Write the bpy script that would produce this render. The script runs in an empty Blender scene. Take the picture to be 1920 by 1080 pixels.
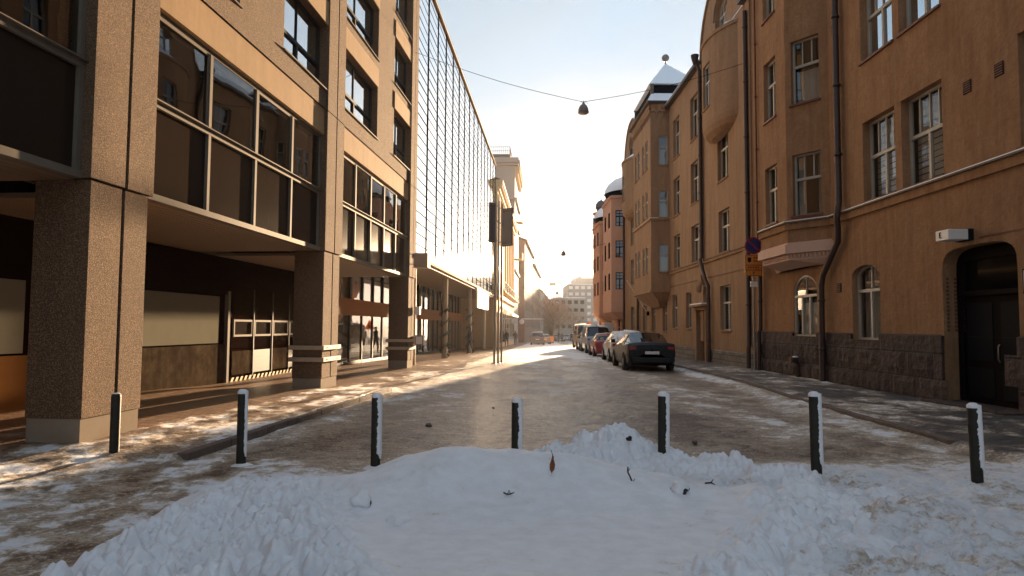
import bpy, math, random
import numpy as np
from mathutils import Matrix, Vector
R=math.radians
random.seed(7)
sc=bpy.context.scene
COL=sc.collection
# ------------------------------------------------------------------ camera
cam=bpy.data.cameras.new('camera'); cob=bpy.data.objects.new('camera',cam); COL.objects.link(cob)
cam.sensor_width=36; cam.lens=36*1260/1920; cam.clip_start=.05; cam.clip_end=6000
cob.matrix_world=Matrix.Translation((0,0,1.65))@Matrix.Rotation(R(90+3.27),4,'X')@Matrix.Rotation(R(0.36),4,'Z')
sc.camera=cob
# ------------------------------------------------------------------ world, sun, exposure
SUN_AZ,SUN_EL=11.7,5.3
w=bpy.data.worlds.new('World'); sc.world=w; w.use_nodes=True
nt=w.node_tree; N=nt.nodes; L=nt.links; N.clear()
def nd(tree,t,**k):
    n=tree.nodes.new(t)
    for a,b in k.items(): setattr(n,a,b)
    return n
out=nd(nt,'ShaderNodeOutputWorld'); bg=nd(nt,'ShaderNodeBackground'); L.new(bg.outputs[0],out.inputs[0])
sky=nd(nt,'ShaderNodeTexSky',sky_type='NISHITA'); sky.sun_disc=False; sky.sun_elevation=R(SUN_EL); sky.sun_rotation=R(SUN_AZ)
sky.air_density=1.0; sky.dust_density=1.0; sky.ozone_density=1.2; sky.altitude=0
hs=nd(nt,'ShaderNodeHueSaturation'); hs.inputs['Value'].default_value=.6; hs.inputs['Saturation'].default_value=.6
L.new(sky.outputs[0],hs.inputs['Color'])
tc=nd(nt,'ShaderNodeTexCoord'); mp=nd(nt,'ShaderNodeMapping'); mp.inputs['Scale'].default_value=(1.2,1.2,2.6); mp.inputs['Rotation'].default_value=(.3,.5,.2)
no=nd(nt,'ShaderNodeTexNoise'); no.inputs['Scale'].default_value=1.6; no.inputs['Detail'].default_value=5; no.inputs['Distortion'].default_value=.5
L.new(tc.outputs['Generated'],mp.inputs[0]); L.new(mp.outputs[0],no.inputs['Vector'])
mr=nd(nt,'ShaderNodeMapRange'); mr.inputs[1].default_value=.42; mr.inputs[2].default_value=.78; mr.inputs[3].default_value=.5; mr.inputs[4].default_value=.95
L.new(no.outputs[0],mr.inputs[0])
mx=nd(nt,'ShaderNodeMixRGB'); mx.inputs['Color2'].default_value=(2.0,2.6,3.2,1)
L.new(mr.outputs[0],mx.inputs[0]); L.new(hs.outputs[0],mx.inputs['Color1'])
L.new(mx.outputs[0],bg.inputs[0]); bg.inputs[1].default_value=.05
WORLD_CLOUD=mx
sun=bpy.data.lights.new('sun','SUN'); sun.energy=5; sun.angle=R(.6); sun.color=(1,.70,.42)
sob=bpy.data.objects.new('sun',sun); COL.objects.link(sob)
sd=Vector((math.sin(R(SUN_AZ))*math.cos(R(SUN_EL)),math.cos(R(SUN_AZ))*math.cos(R(SUN_EL)),math.sin(R(SUN_EL))))
sob.rotation_euler=sd.to_track_quat('Z','Y').to_euler(); sob.location=(30,140,30)
sc.view_settings.view_transform='Standard'; sc.view_settings.look='None'; sc.view_settings.exposure=2.62; sc.view_settings.gamma=1
sc.render.engine='CYCLES'
cy=sc.cycles; cy.use_denoising=True; cy.max_bounces=8; cy.diffuse_bounces=4; cy.glossy_bounces=4; cy.transparent_max_bounces=12
cy.sample_clamp_indirect=6; cy.caustics_reflective=True; cy.blur_glossy=1.0
# ------------------------------------------------------------------ materials
MATS={}
def mat(name,col=(.5,.5,.5),rough=.7,metal=0,spec=.5,noise=None,bump=None,col2=None,speck=None,coat=0,extra=None):
    """noise=(scale,amount 0-1) mixes col->col2; bump=(scale,strength,dist[,detail]); speck=(scale,col,threshold)"""
    m=bpy.data.materials.new(name); m.use_nodes=True; t=m.node_tree; n=t.nodes; l=t.links
    b=n['Principled BSDF']; b.inputs['Roughness'].default_value=rough; b.inputs['Metallic'].default_value=metal
    b.inputs['Specular IOR Level'].default_value=spec; b.inputs['Coat Weight'].default_value=coat
    c=nd(t,'ShaderNodeRGB'); c.outputs[0].default_value=(*col,1); src=c.outputs[0]
    tcn=nd(t,'ShaderNodeTexCoord'); oc=tcn.outputs['Object']
    if noise:
        for i,(s,a,cc) in enumerate(noise):
            vec=oc
            if s<0:  # negative scale: streaks that run down the wall
                mpp=nd(t,'ShaderNodeMapping'); mpp.inputs['Scale'].default_value=(1,1,.13); l.new(oc,mpp.inputs[0]); vec=mpp.outputs[0]; s=-s
            nn=nd(t,'ShaderNodeTexNoise'); nn.inputs['Scale'].default_value=s; nn.inputs['Detail'].default_value=6; nn.inputs['Roughness'].default_value=.65
            l.new(vec,nn.inputs['Vector'])
            r=nd(t,'ShaderNodeMapRange'); r.inputs[1].default_value=.4; r.inputs[2].default_value=.68; r.inputs[4].default_value=a; l.new(nn.outputs[0],r.inputs[0])
            x=nd(t,'ShaderNodeMixRGB'); x.inputs['Color2'].default_value=(*cc,1); l.new(src,x.inputs['Color1']); l.new(r.outputs[0],x.inputs[0]); src=x.outputs[0]
    if speck:
        for (s,cc,lo,hi,a) in speck:
            v=nd(t,'ShaderNodeTexVoronoi'); v.inputs['Scale'].default_value=s; l.new(oc,v.inputs['Vector'])
            sp=nd(t,'ShaderNodeSeparateColor'); l.new(v.outputs['Color'],sp.inputs[0])
            r=nd(t,'ShaderNodeMapRange'); r.inputs[1].default_value=lo; r.inputs[2].default_value=hi; r.inputs[4].default_value=a; l.new(sp.outputs[0],r.inputs[0])
            x=nd(t,'ShaderNodeMixRGB'); x.inputs['Color2'].default_value=(*cc,1); l.new(src,x.inputs['Color1']); l.new(r.outputs[0],x.inputs[0]); src=x.outputs[0]
    l.new(src,b.inputs['Base Color'])
    if bump:
        prev=None
        for (s,st,dist,kind) in bump:
            if kind=='n':
                nn=nd(t,'ShaderNodeTexNoise'); nn.inputs['Scale'].default_value=s; nn.inputs['Detail'].default_value=6; l.new(oc,nn.inputs['Vector']); h=nn.outputs[0]
            elif kind=='v':
                nn=nd(t,'ShaderNodeTexVoronoi'); nn.inputs['Scale'].default_value=s; l.new(oc,nn.inputs['Vector']); h=nn.outputs['Distance']
            bp=nd(t,'ShaderNodeBump'); bp.inputs['Strength'].default_value=st; bp.inputs['Distance'].default_value=dist; l.new(h,bp.inputs['Height'])
            if prev: l.new(prev,bp.inputs['Normal'])
            prev=bp.outputs[0]
        l.new(prev,b.inputs['Normal'])
    if extra: extra(t,b,src,oc)
    MATS[name]=m; return m
def blocks(name,col,col2,bw,bh,mortar,mcol,rough=.85,msize=.02,bumpn=(9,.6,.02),var=.35):
    m=mat(name,col,rough); t=m.node_tree; n=t.nodes; l=t.links; b=n['Principled BSDF']
    tcn=nd(t,'ShaderNodeTexCoord'); sp=nd(t,'ShaderNodeSeparateXYZ'); cb=nd(t,'ShaderNodeCombineXYZ'); l.new(tcn.outputs['Object'],sp.inputs[0])
    ad=nd(t,'ShaderNodeMath'); ad.operation='ADD'; l.new(sp.outputs[0],ad.inputs[0]); l.new(sp.outputs[1],ad.inputs[1])
    l.new(ad.outputs[0],cb.inputs[0]); l.new(sp.outputs[2],cb.inputs[1])
    br=nd(t,'ShaderNodeTexBrick'); l.new(cb.outputs[0],br.inputs['Vector']); br.inputs['Scale'].default_value=1
    br.inputs['Brick Width'].default_value=bw; br.inputs['Row Height'].default_value=bh; br.inputs['Mortar Size'].default_value=msize; br.inputs['Mortar Smooth'].default_value=.4
    br.inputs['Color1'].default_value=(*col,1); br.inputs['Color2'].default_value=(*col2,1); br.inputs['Mortar'].default_value=(*mcol,1)
    nn=nd(t,'ShaderNodeTexNoise'); nn.inputs['Scale'].default_value=bumpn[0]; nn.inputs['Detail'].default_value=7; l.new(tcn.outputs['Object'],nn.inputs['Vector'])
    mxx=nd(t,'ShaderNodeMixRGB'); mxx.blend_type='MULTIPLY'; mxx.inputs[0].default_value=var; l.new(br.outputs[0],mxx.inputs['Color1']); l.new(nn.outputs[0],mxx.inputs['Color2'])
    l.new(mxx.outputs[0],b.inputs['Base Color'])
    bp=nd(t,'ShaderNodeBump'); bp.inputs['Strength'].default_value=bumpn[1]; bp.inputs['Distance'].default_value=bumpn[2]; l.new(nn.outputs[0],bp.inputs['Height'])
    b2=nd(t,'ShaderNodeBump'); b2.inputs['Strength'].default_value=.8; b2.inputs['Distance'].default_value=.02; b2.invert=True; l.new(br.outputs['Fac'],b2.inputs['Height']); l.new(bp.outputs[0],b2.inputs['Normal'])
    l.new(b2.outputs[0],b.inputs['Normal']); return m
def glassmat(name,tint,rough,ior,wob,bases=None,wscale=1.2):
    """thin window glass: mirror share grows with the viewing angle, rest passes through"""
    m=bpy.data.materials.new(name); m.use_nodes=True; t=m.node_tree; t.nodes.clear(); l=t.links
    o=nd(t,'ShaderNodeOutputMaterial'); mxs=nd(t,'ShaderNodeMixShader'); fr=nd(t,'ShaderNodeFresnel')
    ge=nd(t,'ShaderNodeNewGeometry'); mrr=nd(t,'ShaderNodeMapRange'); mrr.inputs[3].default_value=ior; mrr.inputs[4].default_value=1/ior; l.new(ge.outputs['Backfacing'],mrr.inputs[0]); l.new(mrr.outputs[0],fr.inputs[0])
    if bases is None:
        tr=nd(t,'ShaderNodeBsdfTransparent'); tr.inputs[0].default_value=(*tint,1)
    else:
        tr=nd(t,'ShaderNodeBsdfDiffuse'); tr.inputs[0].default_value=(*bases,1)
    gl=nd(t,'ShaderNodeBsdfGlossy'); gl.inputs['Roughness'].default_value=rough; gl.inputs[0].default_value=(.97,.98,1,1)
    tcn=nd(t,'ShaderNodeTexCoord'); nn=nd(t,'ShaderNodeTexNoise'); nn.inputs['Scale'].default_value=wscale; nn.inputs['Detail'].default_value=1; l.new(tcn.outputs['Object'],nn.inputs['Vector'])
    bp=nd(t,'ShaderNodeBump'); bp.inputs['Strength'].default_value=wob; bp.inputs['Distance'].default_value=.02; l.new(nn.outputs[0],bp.inputs['Height']); l.new(bp.outputs[0],gl.inputs['Normal'])
    l.new(fr.outputs[0],mxs.inputs[0]); l.new(tr.outputs[0],mxs.inputs[1]); l.new(gl.outputs[0],mxs.inputs[2]); l.new(mxs.outputs[0],o.inputs[0]); return m
OCH=(.34,.195,.10); OCH2=(.26,.14,.07)
M=dict(
 aggregate=mat('aggregate',(.14,.085,.05),.95,spec=.12,noise=[(1.3,.5,(.10,.062,.038)),(-3,.5,(.075,.047,.03))],speck=[(130,(.34,.235,.15),.70,.82,.75),(60,(.07,.05,.04),.0,.0,0),(80,(.08,.055,.04),.75,.85,.8)],bump=[(120,1,.008,'v'),(30,.6,.01,'n')]),
 aggregate_base=mat('aggregate_base',(.27,.22,.17),.95,spec=.1,noise=[(4,.5,(.24,.17,.11))],bump=[(60,.3,.004,'n')]),
 tan=mat('tan',(.38,.24,.12),.9,spec=.15,noise=[(1.5,.5,(.31,.19,.095)),(-4,.5,(.25,.155,.08)),(9,.25,(.42,.29,.17))],bump=[(40,.25,.004,'n')]),
 soffit=mat('soffit',(.20,.13,.08),.6,noise=[(3,.4,(.19,.12,.07))]),
 alu=mat('alu',(.17,.14,.11),.7,.1,spec=.05,noise=[(6,.3,(.11,.09,.07))]),
 darkframe=mat('darkframe',(.022,.019,.017),.6,0,spec=.15),
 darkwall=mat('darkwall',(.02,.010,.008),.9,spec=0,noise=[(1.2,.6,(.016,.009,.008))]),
 paleboard=mat('paleboard',(.22,.21,.17),.9,spec=0,noise=[(2,.2,(.15,.14,.11))]),
 metalboard=mat('metalboard',(.075,.056,.04),.9,spec=0,noise=[(1.6,.8,(.14,.105,.075)),(6,.5,(.03,.022,.017)),(-5,.5,(.02,.015,.012))],bump=[(5,.2,.01,'n')]),
 brownboard=mat('brownboard',(.24,.11,.04),.9,spec=0,noise=[(2,.4,(.2,.09,.03))]),
 fascia=mat('fascia',(.27,.10,.014),.8,spec=.1,noise=[(1,.4,(.22,.075,.01))]),
 rail=mat('rail',(.40,.31,.22),.7,noise=[(7,.5,(.3,.22,.15))]),
 hazard=mat('hazard',(.5,.33,.1),.7),
 plasterA=mat('plasterA',OCH,.95,spec=.1,noise=[(.35,.8,OCH2),(1.1,.6,(.42,.24,.13)),(3.5,.5,(.22,.11,.055)),(-2.2,.7,(.20,.11,.06)),(-6,.4,(.42,.27,.16)),(11,.5,(.24,.12,.06))],bump=[(1.3,.5,.08,'n'),(5,.6,.04,'n'),(22,.6,.018,'n')]),
 plasterB=mat('plasterB',(.36,.225,.135),.95,spec=.1,noise=[(.3,.5,(.28,.165,.095)),(2,.4,(.40,.26,.16)),(-2.5,.6,(.20,.125,.075)),(7,.4,(.26,.15,.085))],bump=[(4,.6,.04,'n'),(22,.5,.015,'n')]),
 plasterC=mat('plasterC',(.58,.34,.235),.9,spec=.15,noise=[(.4,.4,(.42,.22,.13))],bump=[(10,.2,.008,'n')]),
 plasterD=mat('plasterD',(.66,.50,.30),.9,noise=[(.4,.4,(.55,.40,.23))]),
 plasterE=mat('plasterE',(.34,.31,.28),.9,noise=[(.5,.4,(.34,.28,.23))]),
 plasterF=mat('plasterF',(.24,.15,.11),.9,noise=[(.5,.4,(.17,.10,.075))]),
 pinkstone=mat('pinkstone',(.60,.40,.31),.8,noise=[(3,.4,(.5,.32,.24))],bump=[(30,.2,.004,'n')]),
 granite=blocks('granite',(.055,.033,.028),(.088,.054,.043),1.35,.56,.02,(.03,.018,.016),msize=.025,bumpn=(5,1,.09)),
 rubble=blocks('rubble',(.26,.22,.18),(.18,.14,.11),.55,.24,.02,(.1,.075,.06),bumpn=(7,1,.06)),
 tower_tile=mat('tower_tile',(.12,.12,.13),.7),
 pipe=mat('pipe',(.055,.035,.028),.5,.4,noise=[(5,.5,(.1,.05,.03))]),
 rustpipe=mat('rustpipe',(.16,.06,.035),.7,noise=[(8,.5,(.08,.03,.02))]),
 roof=mat('roof',(.09,.075,.07),.55,.3),
 snow=mat('snow',(.86,.86,.88),.65,noise=[(2,.25,(.78,.78,.81))],bump=[(14,.3,.02,'n'),(90,.25,.004,'n')]),
 wood=mat('wood',(.42,.38,.31),.6,noise=[(6,.4,(.32,.28,.22))]),
 woodw=mat('woodw',(.40,.37,.32),.55,noise=[(6,.3,(.4,.36,.3))]),
 wooddark=mat('wooddark',(.012,.009,.008),.8,spec=.05),
 doorwood=mat('doorwood',(.20,.075,.03),.5,noise=[(5,.5,(.12,.04,.02))]),
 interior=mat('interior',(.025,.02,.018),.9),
 curtain=mat('curtain',(.52,.49,.43),.9,noise=[(2,.4,(.40,.37,.32))]),
 blind=mat('blind',(.42,.37,.29),.9),
 black=mat('black',(.012,.012,.013),.8,spec=.1),linerblack=mat('linerblack',(.006,.006,.006),1,spec=0),
 rubber=mat('rubber',(.02,.02,.02),.85,noise=[(8,.6,(.12,.11,.1))]),
 steel=mat('steel',(.36,.33,.30),.35,.8),
 bollard=mat('bollard',(.024,.022,.017),.6,0,spec=.25,noise=[(7,.5,(.05,.045,.035))],bump=[(40,.2,.004,'n')]),
 lampgrey=mat('lampgrey',(.22,.19,.17),.55,.3),
 lampglass=mat('lampglass',(.30,.27,.24),.3),
 white=mat('white',(.72,.70,.66),.5,noise=[(4,.3,(.6,.57,.52))]),
 signblue=mat('signblue',(.015,.03,.16),.4), signred=mat('signred',(.30,.015,.02),.4), signyel=mat('signyel',(.60,.24,.03),.5,noise=[(12,.3,(.5,.19,.02))]), signink=mat('signink',(.25,.03,.02),.5),
 banner=mat('banner',(.17,.15,.145),.5,noise=[(1.5,.5,(.16,.13,.12))]),
 kerb=mat('kerb',(.12,.085,.07),.85,noise=[(6,.6,(.2,.15,.12))],bump=[(20,.6,.02,'n')]),
 leaf=mat('leaf',(.25,.08,.02),.7,noise=[(40,.7,(.06,.02,.01))]), twig=mat('twig',(.035,.022,.016),.9), bark=mat('bark',(.17,.10,.07),.9), twigs=mat('twigs',(.30,.185,.13),.9),
 garland=mat('garland',(.04,.045,.02),.9),
 concretebox=mat('concretebox',(.42,.30,.22),.8,noise=[(4,.4,(.34,.24,.17))]),
 cloth=mat('cloth',(.03,.03,.035),.9), cloth2=mat('cloth2',(.06,.045,.04),.9), skin=mat('skin',(.5,.3,.22),.6), orange=mat('orange',(.75,.2,.03),.5),
 glass=glassmat('glass',(.72,.72,.70),.01,1.9,.10),
 bayglass=glassmat('bayglass',(.42,.38,.33),.012,2.0,.13),
 lowglass=glassmat('lowglass',(1,1,1),.12,1.22,.1,bases=(.028,.02,.015)),
 mirror=mat('mirror',(.93,.95,.97),.03,1.0,bump=[(.8,.010,.02,'n')]),
 winmirror=mat('winmirror',(.62,.68,.73),.02,1.0,bump=[(1.2,.05,.02,'n')]), darkglass=glassmat('darkglass',(1,1,1),.05,1.25,.02,bases=(.006,.006,.006)),
 shopglass=glassmat('shopglass',(.5,.46,.4),.01,1.35,.1),
 carglass=glassmat('carglass',(1,1,1),.03,1.6,.02,bases=(.012,.013,.014)),
)
# ------------------------------------------------------------------ mesh helper
class MB:
    def __init__(s): s.v=[]; s.f=[]; s.mi=[]; s.sm=[]
    def add(s,vs,fs,mi=0,sm=False):
        k=len(s.v); s.v.extend([tuple(p) for p in vs])
        for f in fs: s.f.append(tuple(i+k for i in f)); s.mi.append(mi); s.sm.append(sm)
    def box(s,x0,x1,y0,y1,z0,z1,mi=0,T=None):
        vs=[(x,y,z) for x in (x0,x1) for y in (y0,y1) for z in (z0,z1)]
        if T: vs=[T(*p) for p in vs]
        s.add(vs,[(0,1,3,2),(4,6,7,5),(0,4,5,1),(2,3,7,6),(0,2,6,4),(1,5,7,3)],mi)
    def quad(s,a,b,c,d,mi=0): s.add([a,b,c,d],[(0,1,2,3)],mi)
    def tube(s,pts,r,n=8,mi=0,caps=True):
        pts=[Vector(p) for p in pts]; rs=r if isinstance(r,(list,tuple)) else [r]*len(pts); vs=[]; up=None
        for i,p in enumerate(pts):
            d=(pts[min(i+1,len(pts)-1)]-pts[max(i-1,0)]).normalized()
            ref=Vector((0,0,1)) if abs(d.z)<.9 else Vector((1,0,0))
            a=d.cross(ref).normalized() if up is None else (up-d*up.dot(d)).normalized(); up=a
            b=d.cross(a)
            for k in range(n):
                t=2*math.pi*k/n; vs.append(p+a*math.cos(t)*rs[i]+b*math.sin(t)*rs[i])
        fs=[(i*n+k,i*n+(k+1)%n,(i+1)*n+(k+1)%n,(i+1)*n+k) for i in range(len(pts)-1) for k in range(n)]
        s.add(vs,fs,mi,True)
        if caps: s.add([vs[k] for k in range(n)],[tuple(range(n))],mi); s.add([vs[-n+k] for k in range(n)],[tuple(range(n))],mi)
    def lathe(s,prof,n=16,c=(0,0,0),mi=0,sq=1):
        vs=[(c[0]+r*math.cos(2*math.pi*k/n),c[1]+r*math.sin(2*math.pi*k/n)*sq,c[2]+z) for r,z in prof for k in range(n)]
        s.add(vs,[(i*n+k,i*n+(k+1)%n,(i+1)*n+(k+1)%n,(i+1)*n+k) for i in range(len(prof)-1) for k in range(n)],mi,True)
    def sphere(s,c,r,n=12,mi=0,sz=(1,1,1)):
        vs=[];m=n//2
        for i in range(m+1):
            a=math.pi*i/m
            for k in range(n): t=2*math.pi*k/n; vs.append((c[0]+r*sz[0]*math.sin(a)*math.cos(t),c[1]+r*sz[1]*math.sin(a)*math.sin(t),c[2]+r*sz[2]*math.cos(a)))
        s.add(vs,[(i*n+k,i*n+(k+1)%n,(i+1)*n+(k+1)%n,(i+1)*n+k) for i in range(m) for k in range(n)],mi,True)
    def prism(s,poly,a0,a1,T,mi=0):
        """poly in 2D (p,q); T(p,q,a)->xyz"""
        n=len(poly); vs=[T(p,q,a0) for p,q in poly]+[T(p,q,a1) for p,q in poly]
        s.add(vs,[tuple(range(n)),tuple(range(n,2*n))]+[(i,(i+1)%n,n+(i+1)%n,n+i) for i in range(n)],mi)
    def mesh(s,name,mats):
        me=bpy.data.meshes.new(name); me.from_pydata(s.v,[],s.f)
        for m in mats: me.materials.append(m)
        me.polygons.foreach_set('material_index',s.mi); me.polygons.foreach_set('use_smooth',s.sm); me.update(); return me
    def build(s,name,mats,parent=None,loc=(0,0,0),rot=0,bevel=0):
        if not isinstance(mats,(list,tuple)): mats=[mats]
        return obj(name,s.mesh(name,mats),parent,loc,rot,bevel)
def obj(name,data,parent=None,loc=(0,0,0),rot=0,bevel=0):
    o=bpy.data.objects.new(name,data); COL.objects.link(o)
    o.location=loc
    o.rotation_euler=(0,0,rot) if not isinstance(rot,tuple) else rot
    if parent: o.parent=parent
    if bevel:
        b=o.modifiers.new('bevel','BEVEL'); b.width=bevel; b.segments=2; b.limit_method='ANGLE'
    return o
def tag(o,label=None,cat=None,group=None,kind=None):
    for k,v in (('label',label),('category',cat),('group',group),('kind',kind)):
        if v: o[k]=v
    return o
def thing(name,label,cat,loc=(0,0,0),rot=0,group=None):
    o=obj(name,None,None,loc,rot); o.empty_display_size=.5; return tag(o,label,cat,group)
def copy_tree(o,parent=None):
    c=o.copy(); COL.objects.link(c)
    if parent: c.parent=parent
    for ch in list(o.children): copy_tree(ch,c)
    return c
# ------------------------------------------------------------------ facade frames
class Fr:
    """local frame on a facade: a along, o outwards, z up, in building coordinates (sg flips the outward axis)"""
    def __init__(s,p0,p1,sg):
        s.p=p0; d=(p1[0]-p0[0],p1[1]-p0[1]); s.len=math.hypot(*d); s.d=(d[0]/s.len,d[1]/s.len); s.n=(-s.d[1],s.d[0]); s.sg=sg
        s.rot=math.atan2(s.d[1]*sg,s.d[0])
    def __call__(s,a,o,z): return (s.p[0]+s.d[0]*a+s.n[0]*o,(s.p[1]+s.d[1]*a+s.n[1]*o)*s.sg,z)
def arc(a,b,zs,rise,n=14,e=1):
    """arch points from left to right; e<1 squares the arch"""
    c=(a+b)/2; hw=(b-a)/2; P=[]
    for i in range(n+1):
        t=math.pi*i/n; co=math.cos(t); si=abs(math.sin(t)) if 0<i<n else 0
        P.append((c-hw*math.copysign(abs(co)**e,co),zs+rise*si**e))
    return P
def wall(mb,F,a0,a1,z0,z1,ops=(),depth=.3,o=0,mi=0,rmi=None):
    rmi=mi if rmi is None else rmi
    A=sorted({a0,a1,*[q for p in ops for q in p[:2]]}); Z=sorted({z0,z1,*[q for p in ops for q in p[2:4]]})
    A=[x for x in A if a0<=x<=a1]; Z=[x for x in Z if z0<=x<=z1]
    for i in range(len(A)-1):
        for j in range(len(Z)-1):
            ca=(A[i]+A[i+1])/2; cz=(Z[j]+Z[j+1])/2
            if any(p[0]<ca<p[1] and p[2]<cz<p[3] for p in ops): continue
            mb.quad(F(A[i],o,Z[j]),F(A[i+1],o,Z[j]),F(A[i+1],o,Z[j+1]),F(A[i],o,Z[j+1]),mi)
    for p in ops:
        a,b,c,d=p[:4]; r=p[4] if len(p)>4 else 0; i=o-depth
        mb.quad(F(a,o,c),F(b,o,c),F(b,i,c),F(a,i,c),rmi)
        mb.quad(F(a,o,c),F(a,i,c),F(a,i,d-r),F(a,o,d-r),rmi); mb.quad(F(b,o,c),F(b,i,c),F(b,i,d-r),F(b,o,d-r),rmi)
        if r<=0: mb.quad(F(a,o,d),F(b,o,d),F(b,i,d),F(a,i,d),rmi)
        else:
            P=arc(a,b,d-r,r,e=p[5] if len(p)>5 else 1)
            for (x,z),(x2,z2) in zip(P,P[1:]):
                mb.quad(F(x,o,z),F(x2,o,z2),F(x2,o,d),F(x,o,d),mi); mb.quad(F(x,o,z),F(x2,o,z2),F(x2,i,z2),F(x,i,z),rmi)
WC={}
def win_meshes(key):
    if key in WC: return WC[key]
    (w,h,rise,sg,fm,tr,lo,up,hz,cur,gl)=key
    fw=.055; mb=MB(); Y=lambda o:o*sg
    def ring(ins0,ins1,o0,o1):
        def outl(i):
            a,b=-w/2+i,w/2-i; P=[(a,i),(b,i)]
            if rise>0: P+= [(x,z) for x,z in reversed(arc(a,b,h-rise,rise-i))]
            else: P+=[(b,h-i),(a,h-i)]
            return P
        A,B=outl(ins0),outl(ins1); n=len(A)
        for k in range(n):
            k2=(k+1)%n
            for (p,q,oo) in ((A,B,o1),): mb.quad((p[k][0],Y(oo),p[k][1]),(p[k2][0],Y(oo),p[k2][1]),(q[k2][0],Y(oo),q[k2][1]),(q[k][0],Y(oo),q[k][1]))
            mb.quad((B[k][0],Y(o0),B[k][1]),(B[k2][0],Y(o0),B[k2][1]),(B[k2][0],Y(o1),B[k2][1]),(B[k][0],Y(o1),B[k][1]))
        return B
    B=ring(0,fw,-.03,.045)
    zt=h*tr if tr else h
    if tr: mb.box(-w/2+fw,w/2-fw,Y(-.02),Y(.055),zt-.04,zt+.04)
    def top(x):
        if rise<=0: return h-fw
        hw=w/2-fw; return h-rise+(rise-fw)*math.sqrt(max(0,1-(x/hw)**2))
    for f in lo: x=-w/2+w*f; mb.box(x-.04,x+.04,Y(-.02),Y(.05),fw,(zt-.04) if tr else top(x))
    for f in up: x=-w/2+w*f; mb.box(x-.018,x+.018,Y(-.01),Y(.03),zt+.04,top(x))
    for f in hz: z=h*f; mb.box(-w/2+fw,w/2-fw,Y(-.01),Y(.03),z-.018,z+.018)
    fr=mb.mesh('window',[M[fm]])
    pb=MB(); pb.add([(x,0,z) for x,z in B],[tuple(range(len(B)))]); pane=pb.mesh('pane',[M[gl]])
    cm=None
    if cur:
        cb=MB(); rnd=random.Random(hash(key)&0xffff); n=28
        def sheet(x0,x1,z0,z1,amp,o=-.16):
            vs=[];fs=[]
            for i in range(n+1):
                x=x0+(x1-x0)*i/n; oo=o+amp*math.sin(i*1.9+rnd.random()*.8)
                vs+=[(x,Y(oo),z0),(x,Y(oo),z1)]
            for i in range(n): fs.append((2*i,2*i+2,2*i+3,2*i+1))
            cb.add(vs,fs,0,True)
        a,b=-w/2+.02,w/2-.02; zt2=h-.03-(rise*.2)
        if cur=='full': sheet(a,b,.02,zt2,.02)
        if cur=='top': sheet(a,b,h*.6,zt2,.02)
        if cur=='sides': sheet(a,a+w*.26,.02,zt2,.03); sheet(b-w*.26,b,.02,zt2,.03)
        if cur=='low': sheet(a,b,.02,h*.55,.004)
        if cur=='slats':
            for i in range(9): cb.box(a,b,Y(-.15),Y(-.14),.04+i*h*.62/9,.04+(i+.82)*h*.62/9)
            sheet(a,b,h*.62,zt2,.02)
        cm=cb.mesh('curtain',[M['curtain']])
    WC[key]=(fr,pane,cm); return WC[key]
def window(parent,F,a,z,w,h,depth=.22,o=0,rise=0,fm='woodw',tr=.64,lo=(.5,),up=(.5,),hz=(),cur=None,gl='glass',sill=None):
    fr,pane,cm=win_meshes((round(w,3),round(h,3),rise,F.sg,fm,tr,tuple(lo),tuple(up),tuple(hz),cur,gl))
    wo=obj('window',fr,parent,F(a,o-depth,z),F.rot)
    obj('pane',pane,wo)
    if cm: obj('curtain',cm,wo)
    if sill:
        k=('sill',round(w,3),F.sg,sill,round(depth,3))
        if k not in WC:
            sb=MB(); sb.box(-w/2-.05,w/2+.05,-.02,F.sg*(depth+.06),-.05,.0); sb.box(-w/2-.04,w/2+.04,F.sg*.05,F.sg*(depth+.05),.0,.012); WC[k]=sb.mesh('sill',[M[sill]])
        obj('sill',WC[k],wo)
    return wo
def box(F,parent,name,m,a0,a1,o0,o1,z0,z1,bevel=0):
    mb=MB(); mb.box(a0,a1,o0,o1,z0,z1,0,F); return mb.build(name,M[m],parent,bevel=bevel)
# ------------------------------------------------------------------ numpy noise
def hash2(i,j,s):
    n=(i*374761393+j*668265263+s*974711)&0x7fffffff
    n=((n^(n>>13))*1274126177)&0x7fffffff
    return ((n^(n>>16))&0xffff)/65535.
def vnoise(x,y,s=0):
    xi=np.floor(x).astype(np.int64); yi=np.floor(y).astype(np.int64); fx=x-xi; fy=y-yi
    fx=fx*fx*fx*(fx*(fx*6-15)+10); fy=fy*fy*fy*(fy*(fy*6-15)+10)
    a=hash2(xi,yi,s);b=hash2(xi+1,yi,s);c=hash2(xi,yi+1,s);d=hash2(xi+1,yi+1,s)
    return (a*(1-fx)+b*fx)*(1-fy)+(c*(1-fx)+d*fx)*fy
def fbm(x,y,s=0,o=5,g=.5):
    t=0;a=1;n=0
    for k in range(o): t=t+a*(vnoise(x*2**k+17.3*k,y*2**k-9.1*k,s+k)-.5); n+=a; a*=g
    return t/n*2
def lumps(x,y,s=0,r=.75):
    """rounded bumps on a jittered grid, 0..1"""
    x=x+.35*(vnoise(x*2.3,y*2.3,s+7)-.5); y=y+.35*(vnoise(x*2.1+9,y*2.2,s+8)-.5)
    xi=np.floor(x).astype(np.int64); yi=np.floor(y).astype(np.int64); best=np.zeros_like(x)
    for i in (-1,0,1):
        for j in (-1,0,1):
            px=xi+i+hash2(xi+i,yi+j,s)*.9+.05; py=yi+j+hash2(xi+i,yi+j,s+1)*.9+.05; rr=r*(.45+.75*hash2(xi+i,yi+j,s+2))
            d2=((x-px)**2+(y-py)**2)/rr**2
            best=np.maximum(best,np.clip(1-d2,0,1)**.62*rr/r*(.6+.7*hash2(xi+i,yi+j,s+3)))
    return best
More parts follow.
